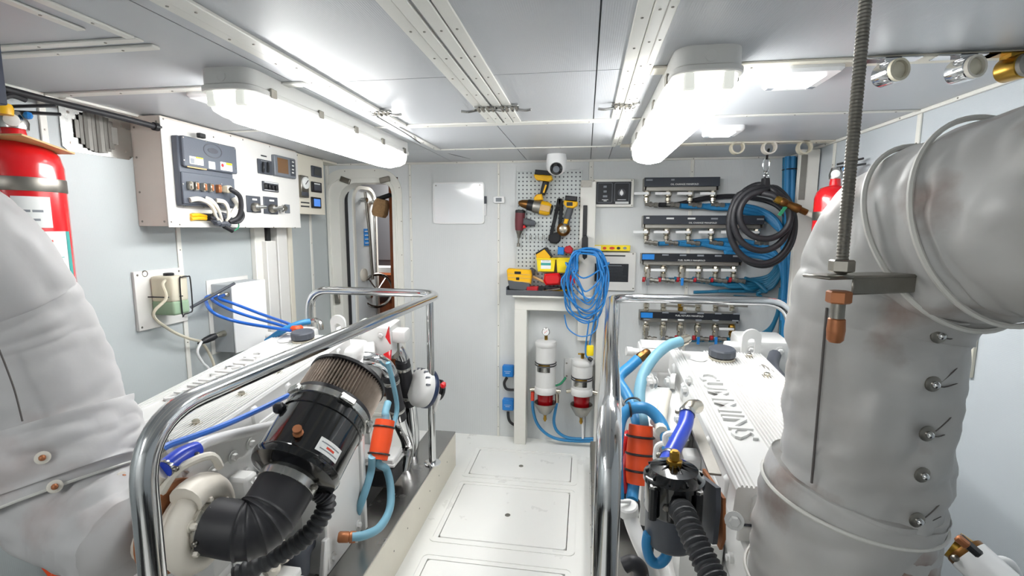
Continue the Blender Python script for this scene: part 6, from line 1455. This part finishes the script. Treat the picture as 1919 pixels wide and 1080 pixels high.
# piping on the bend
Pp = sp(pr, 9)
for idx, rad in ((int(9*7.25), .157), (int(9*7.8), .154)):
    d = Pp[idx+1]-Pp[idx-1]; ringseam(Pp[idx], d, rad, wr, rr_=.0042)
# left wrap
wl_ = thing('exhaust_wrap', 'pale grey quilted exhaust wrap with folded cuff at the left picture edge', 'exhaust lagging', QD(110, 1000, 1.18))
pl_ = [QD(108, 880, 1.17), QD(94, 810, 1.17), QD(68, 735, 1.16), QD(25, 650, 1.14), QD(-26, 578, 1.10), QD(-78, 505, 1.05), QD(-180, 425, 1.0), QD(-330, 320, .95)]
lag(pl_, [.150, .155, .160, .165, .166, .166, .166, .166], 'quilted_sleeve', 'foil', wl_, .008, seed=5, wr=.003)
cl_ = [QD(124, 915, 1.165), QD(116, 885, 1.17), QD(98, 825, 1.17), QD(86, 785, 1.17)]
lag(cl_, [.166, .174, .176, .168], 'cuff', 'foil', wl_, .008, seed=8, wr=.007)
dl_ = [QD(112, 860, 1.17), QD(140, 920, 1.16), QD(175, 960, 1.14), QD(212, 990, 1.11), QD(245, 1008, 1.09)]
lag(dl_, [.146, .142, .130, .115, .105], 'lower_bend', 'foil', wl_, .006, seed=12, wr=.006)
ringseam(cl_[0], cl_[1]-cl_[0], .167, wl_)
for px, py in ((80, 858), (103, 912), (228, 895)):
    c = cl_[1].lerp(cl_[2], .5); r_ = ray(px, py); ax = (cl_[2]-cl_[1]).normalized()
    # where the sight line meets the cuff surface
    dd = r_-ax*r_.dot(ax); mm = (CAM-c)-ax*(CAM-c).dot(ax); A = dd.dot(dd); B = 2*dd.dot(mm); C_ = mm.dot(mm)-.178**2; ds = B*B-4*A*C_
    if ds > 0:
        p = CAM+r_*((-B-math.sqrt(ds))/(2*A)); nn = (p-c)-ax*(p-c).dot(ax); button(p, nn, wl_, 'copper', 1.1)
G().tube(sp([QD(-2, 655, .996), QD(12, 690, 1.0), QD(28, 735, 1.002), QD(42, 790, 1.0)], 5), .0018, 5).build('stitched_seam', 'thread', wl_)
# ---- threaded hanger rod with clamp
rd = QD(1577, 500, .64)
hr_ = thing('hanger_rod', 'vertical threaded steel rod with nuts in front of the right exhaust wrap', 'rod', (rd.x, rd.y, QD(1573, 600, .64).z))
zr = QD(1575, 500, .64).z; L_ = H-.02-zr; nn = int(L_/.0045)
prof = []
for i in range(nn): prof += [(.0068, i*.0045), (.0077, i*.0045+.00225)]
G().lathe(prof, (rd.x, rd.y, zr-.01), (0, 0, 1), 14).build('threaded_rod', 'steel_dull', hr_)
nz2 = QD(1576, 505, .64).z
for z in (nz2-.004, nz2-.046): G().lathe([(.013, 0), (.0152, .002), (.0152, .015), (.013, .017)], (rd.x, rd.y, z), (0, 0, 1), 6).build('hex_nut', 'steel_dull' if z > nz2-.02 else 'copper', hr_)
G().lathe([(.014, 0), (.016, .002), (.016, .003)], (rd.x, rd.y, nz2-.010), (0, 0, 1), 20).build('washer', 'steel_dull', hr_)
G().lathe([(.0088, -.03), (.0088, 0)], (rd.x, rd.y, nz2-.044), (0, 0, 1), 12).build('rod_end', 'steel_dull', hr_)
G().lathe([(.007, -.032), (.0105, -.028), (.0115, -.014), (.0105, .0), (.008, .002)], (rd.x, rd.y, nz2-.068), (0, 0, 1), 14).build('copper_cap', 'copper', hr_)
b0, b1 = QD(1527, 520, .66), QD(1690, 530, .70); b0.z = b1.z = nz2-.012
ax = (b1-b0).normalized(); sd = V((-ax.y, ax.x, 0))
g = G().box((b0+b1)/2, ((b1-b0).length, .045, .005), Matrix((ax, sd, V((0, 0, 1)))).transposed(), .002); g.box((b0+b1)/2+V((0, 0, -.012))-sd*.020+ax*.02, ((b1-b0).length*.72, .004, .024), Matrix((ax, sd, V((0, 0, 1)))).transposed(), .002)
g.build('clamp_channel', 'steel_dull', hr_)
G().bb((rd.x-.03, rd.y-.03, H-.02), (rd.x+.03, rd.y+.03, H), .003).build('ceiling_bracket', 'navy', hr_)
G().lathe([(.02, 0), (.02, .02)], (rd.x+.0, rd.y, H-.045), (0, 0, 1), 6).build('hex_nut', 'steel_dull', hr_)
# ---- small near items
wp_ = thing('hose_joint', 'white pipe joint with a brass band clamp at the lower right corner', 'pipe', QD(1830, 1075, 1.0))
a, b, c = QD(1785, 1020, 1.02), QD(1815, 1040, 1.0), QD(1850, 1075, .97)
G().cyl(a, b, .03, n=18).build('brass_joint', 'brass', wp_); G().cyl(b, QD(1880, 1100, .95), .038, n=20).build('white_pipe', 'white_plastic', wp_); clampring(b, c-b, .035, wp_, .02, 'bronze')
G().bar(QD(1795, 1005, .98), QD(1838, 1042, .95), .02, .012, bev=.003).build('black_lever', 'black_plastic', wp_); G().bar(QD(1792, 1006, .975), QD(1815, 1025, .96), .016, .014, bev=.003).build('copper_link', 'copper', wp_)
G().tube(sp([QD(1855, 1085, .98), QD(1858, 1062, .98), QD(1875, 1052, .98), QD(1895, 1060, .98), QD(1910, 1090, .98)], 6), .010, 10).build('white_cable', 'white_plastic', None, 'white cable loop at the lower right corner', 'cable')
ov = thing('shutoff_valve', 'orange red valve handle at the lower left corner', 'valve', QD(115, 1080, 1.25))
G().bar(QD(92, 1040, 1.2), QD(120, 1075, 1.2), .045, .03, bev=.006).build('lever', 'orange', ov); G().bar(QD(110, 1062, 1.19), QD(150, 1090, 1.19), .05, .05, bev=.01).build('valve_body', 'orange', ov)
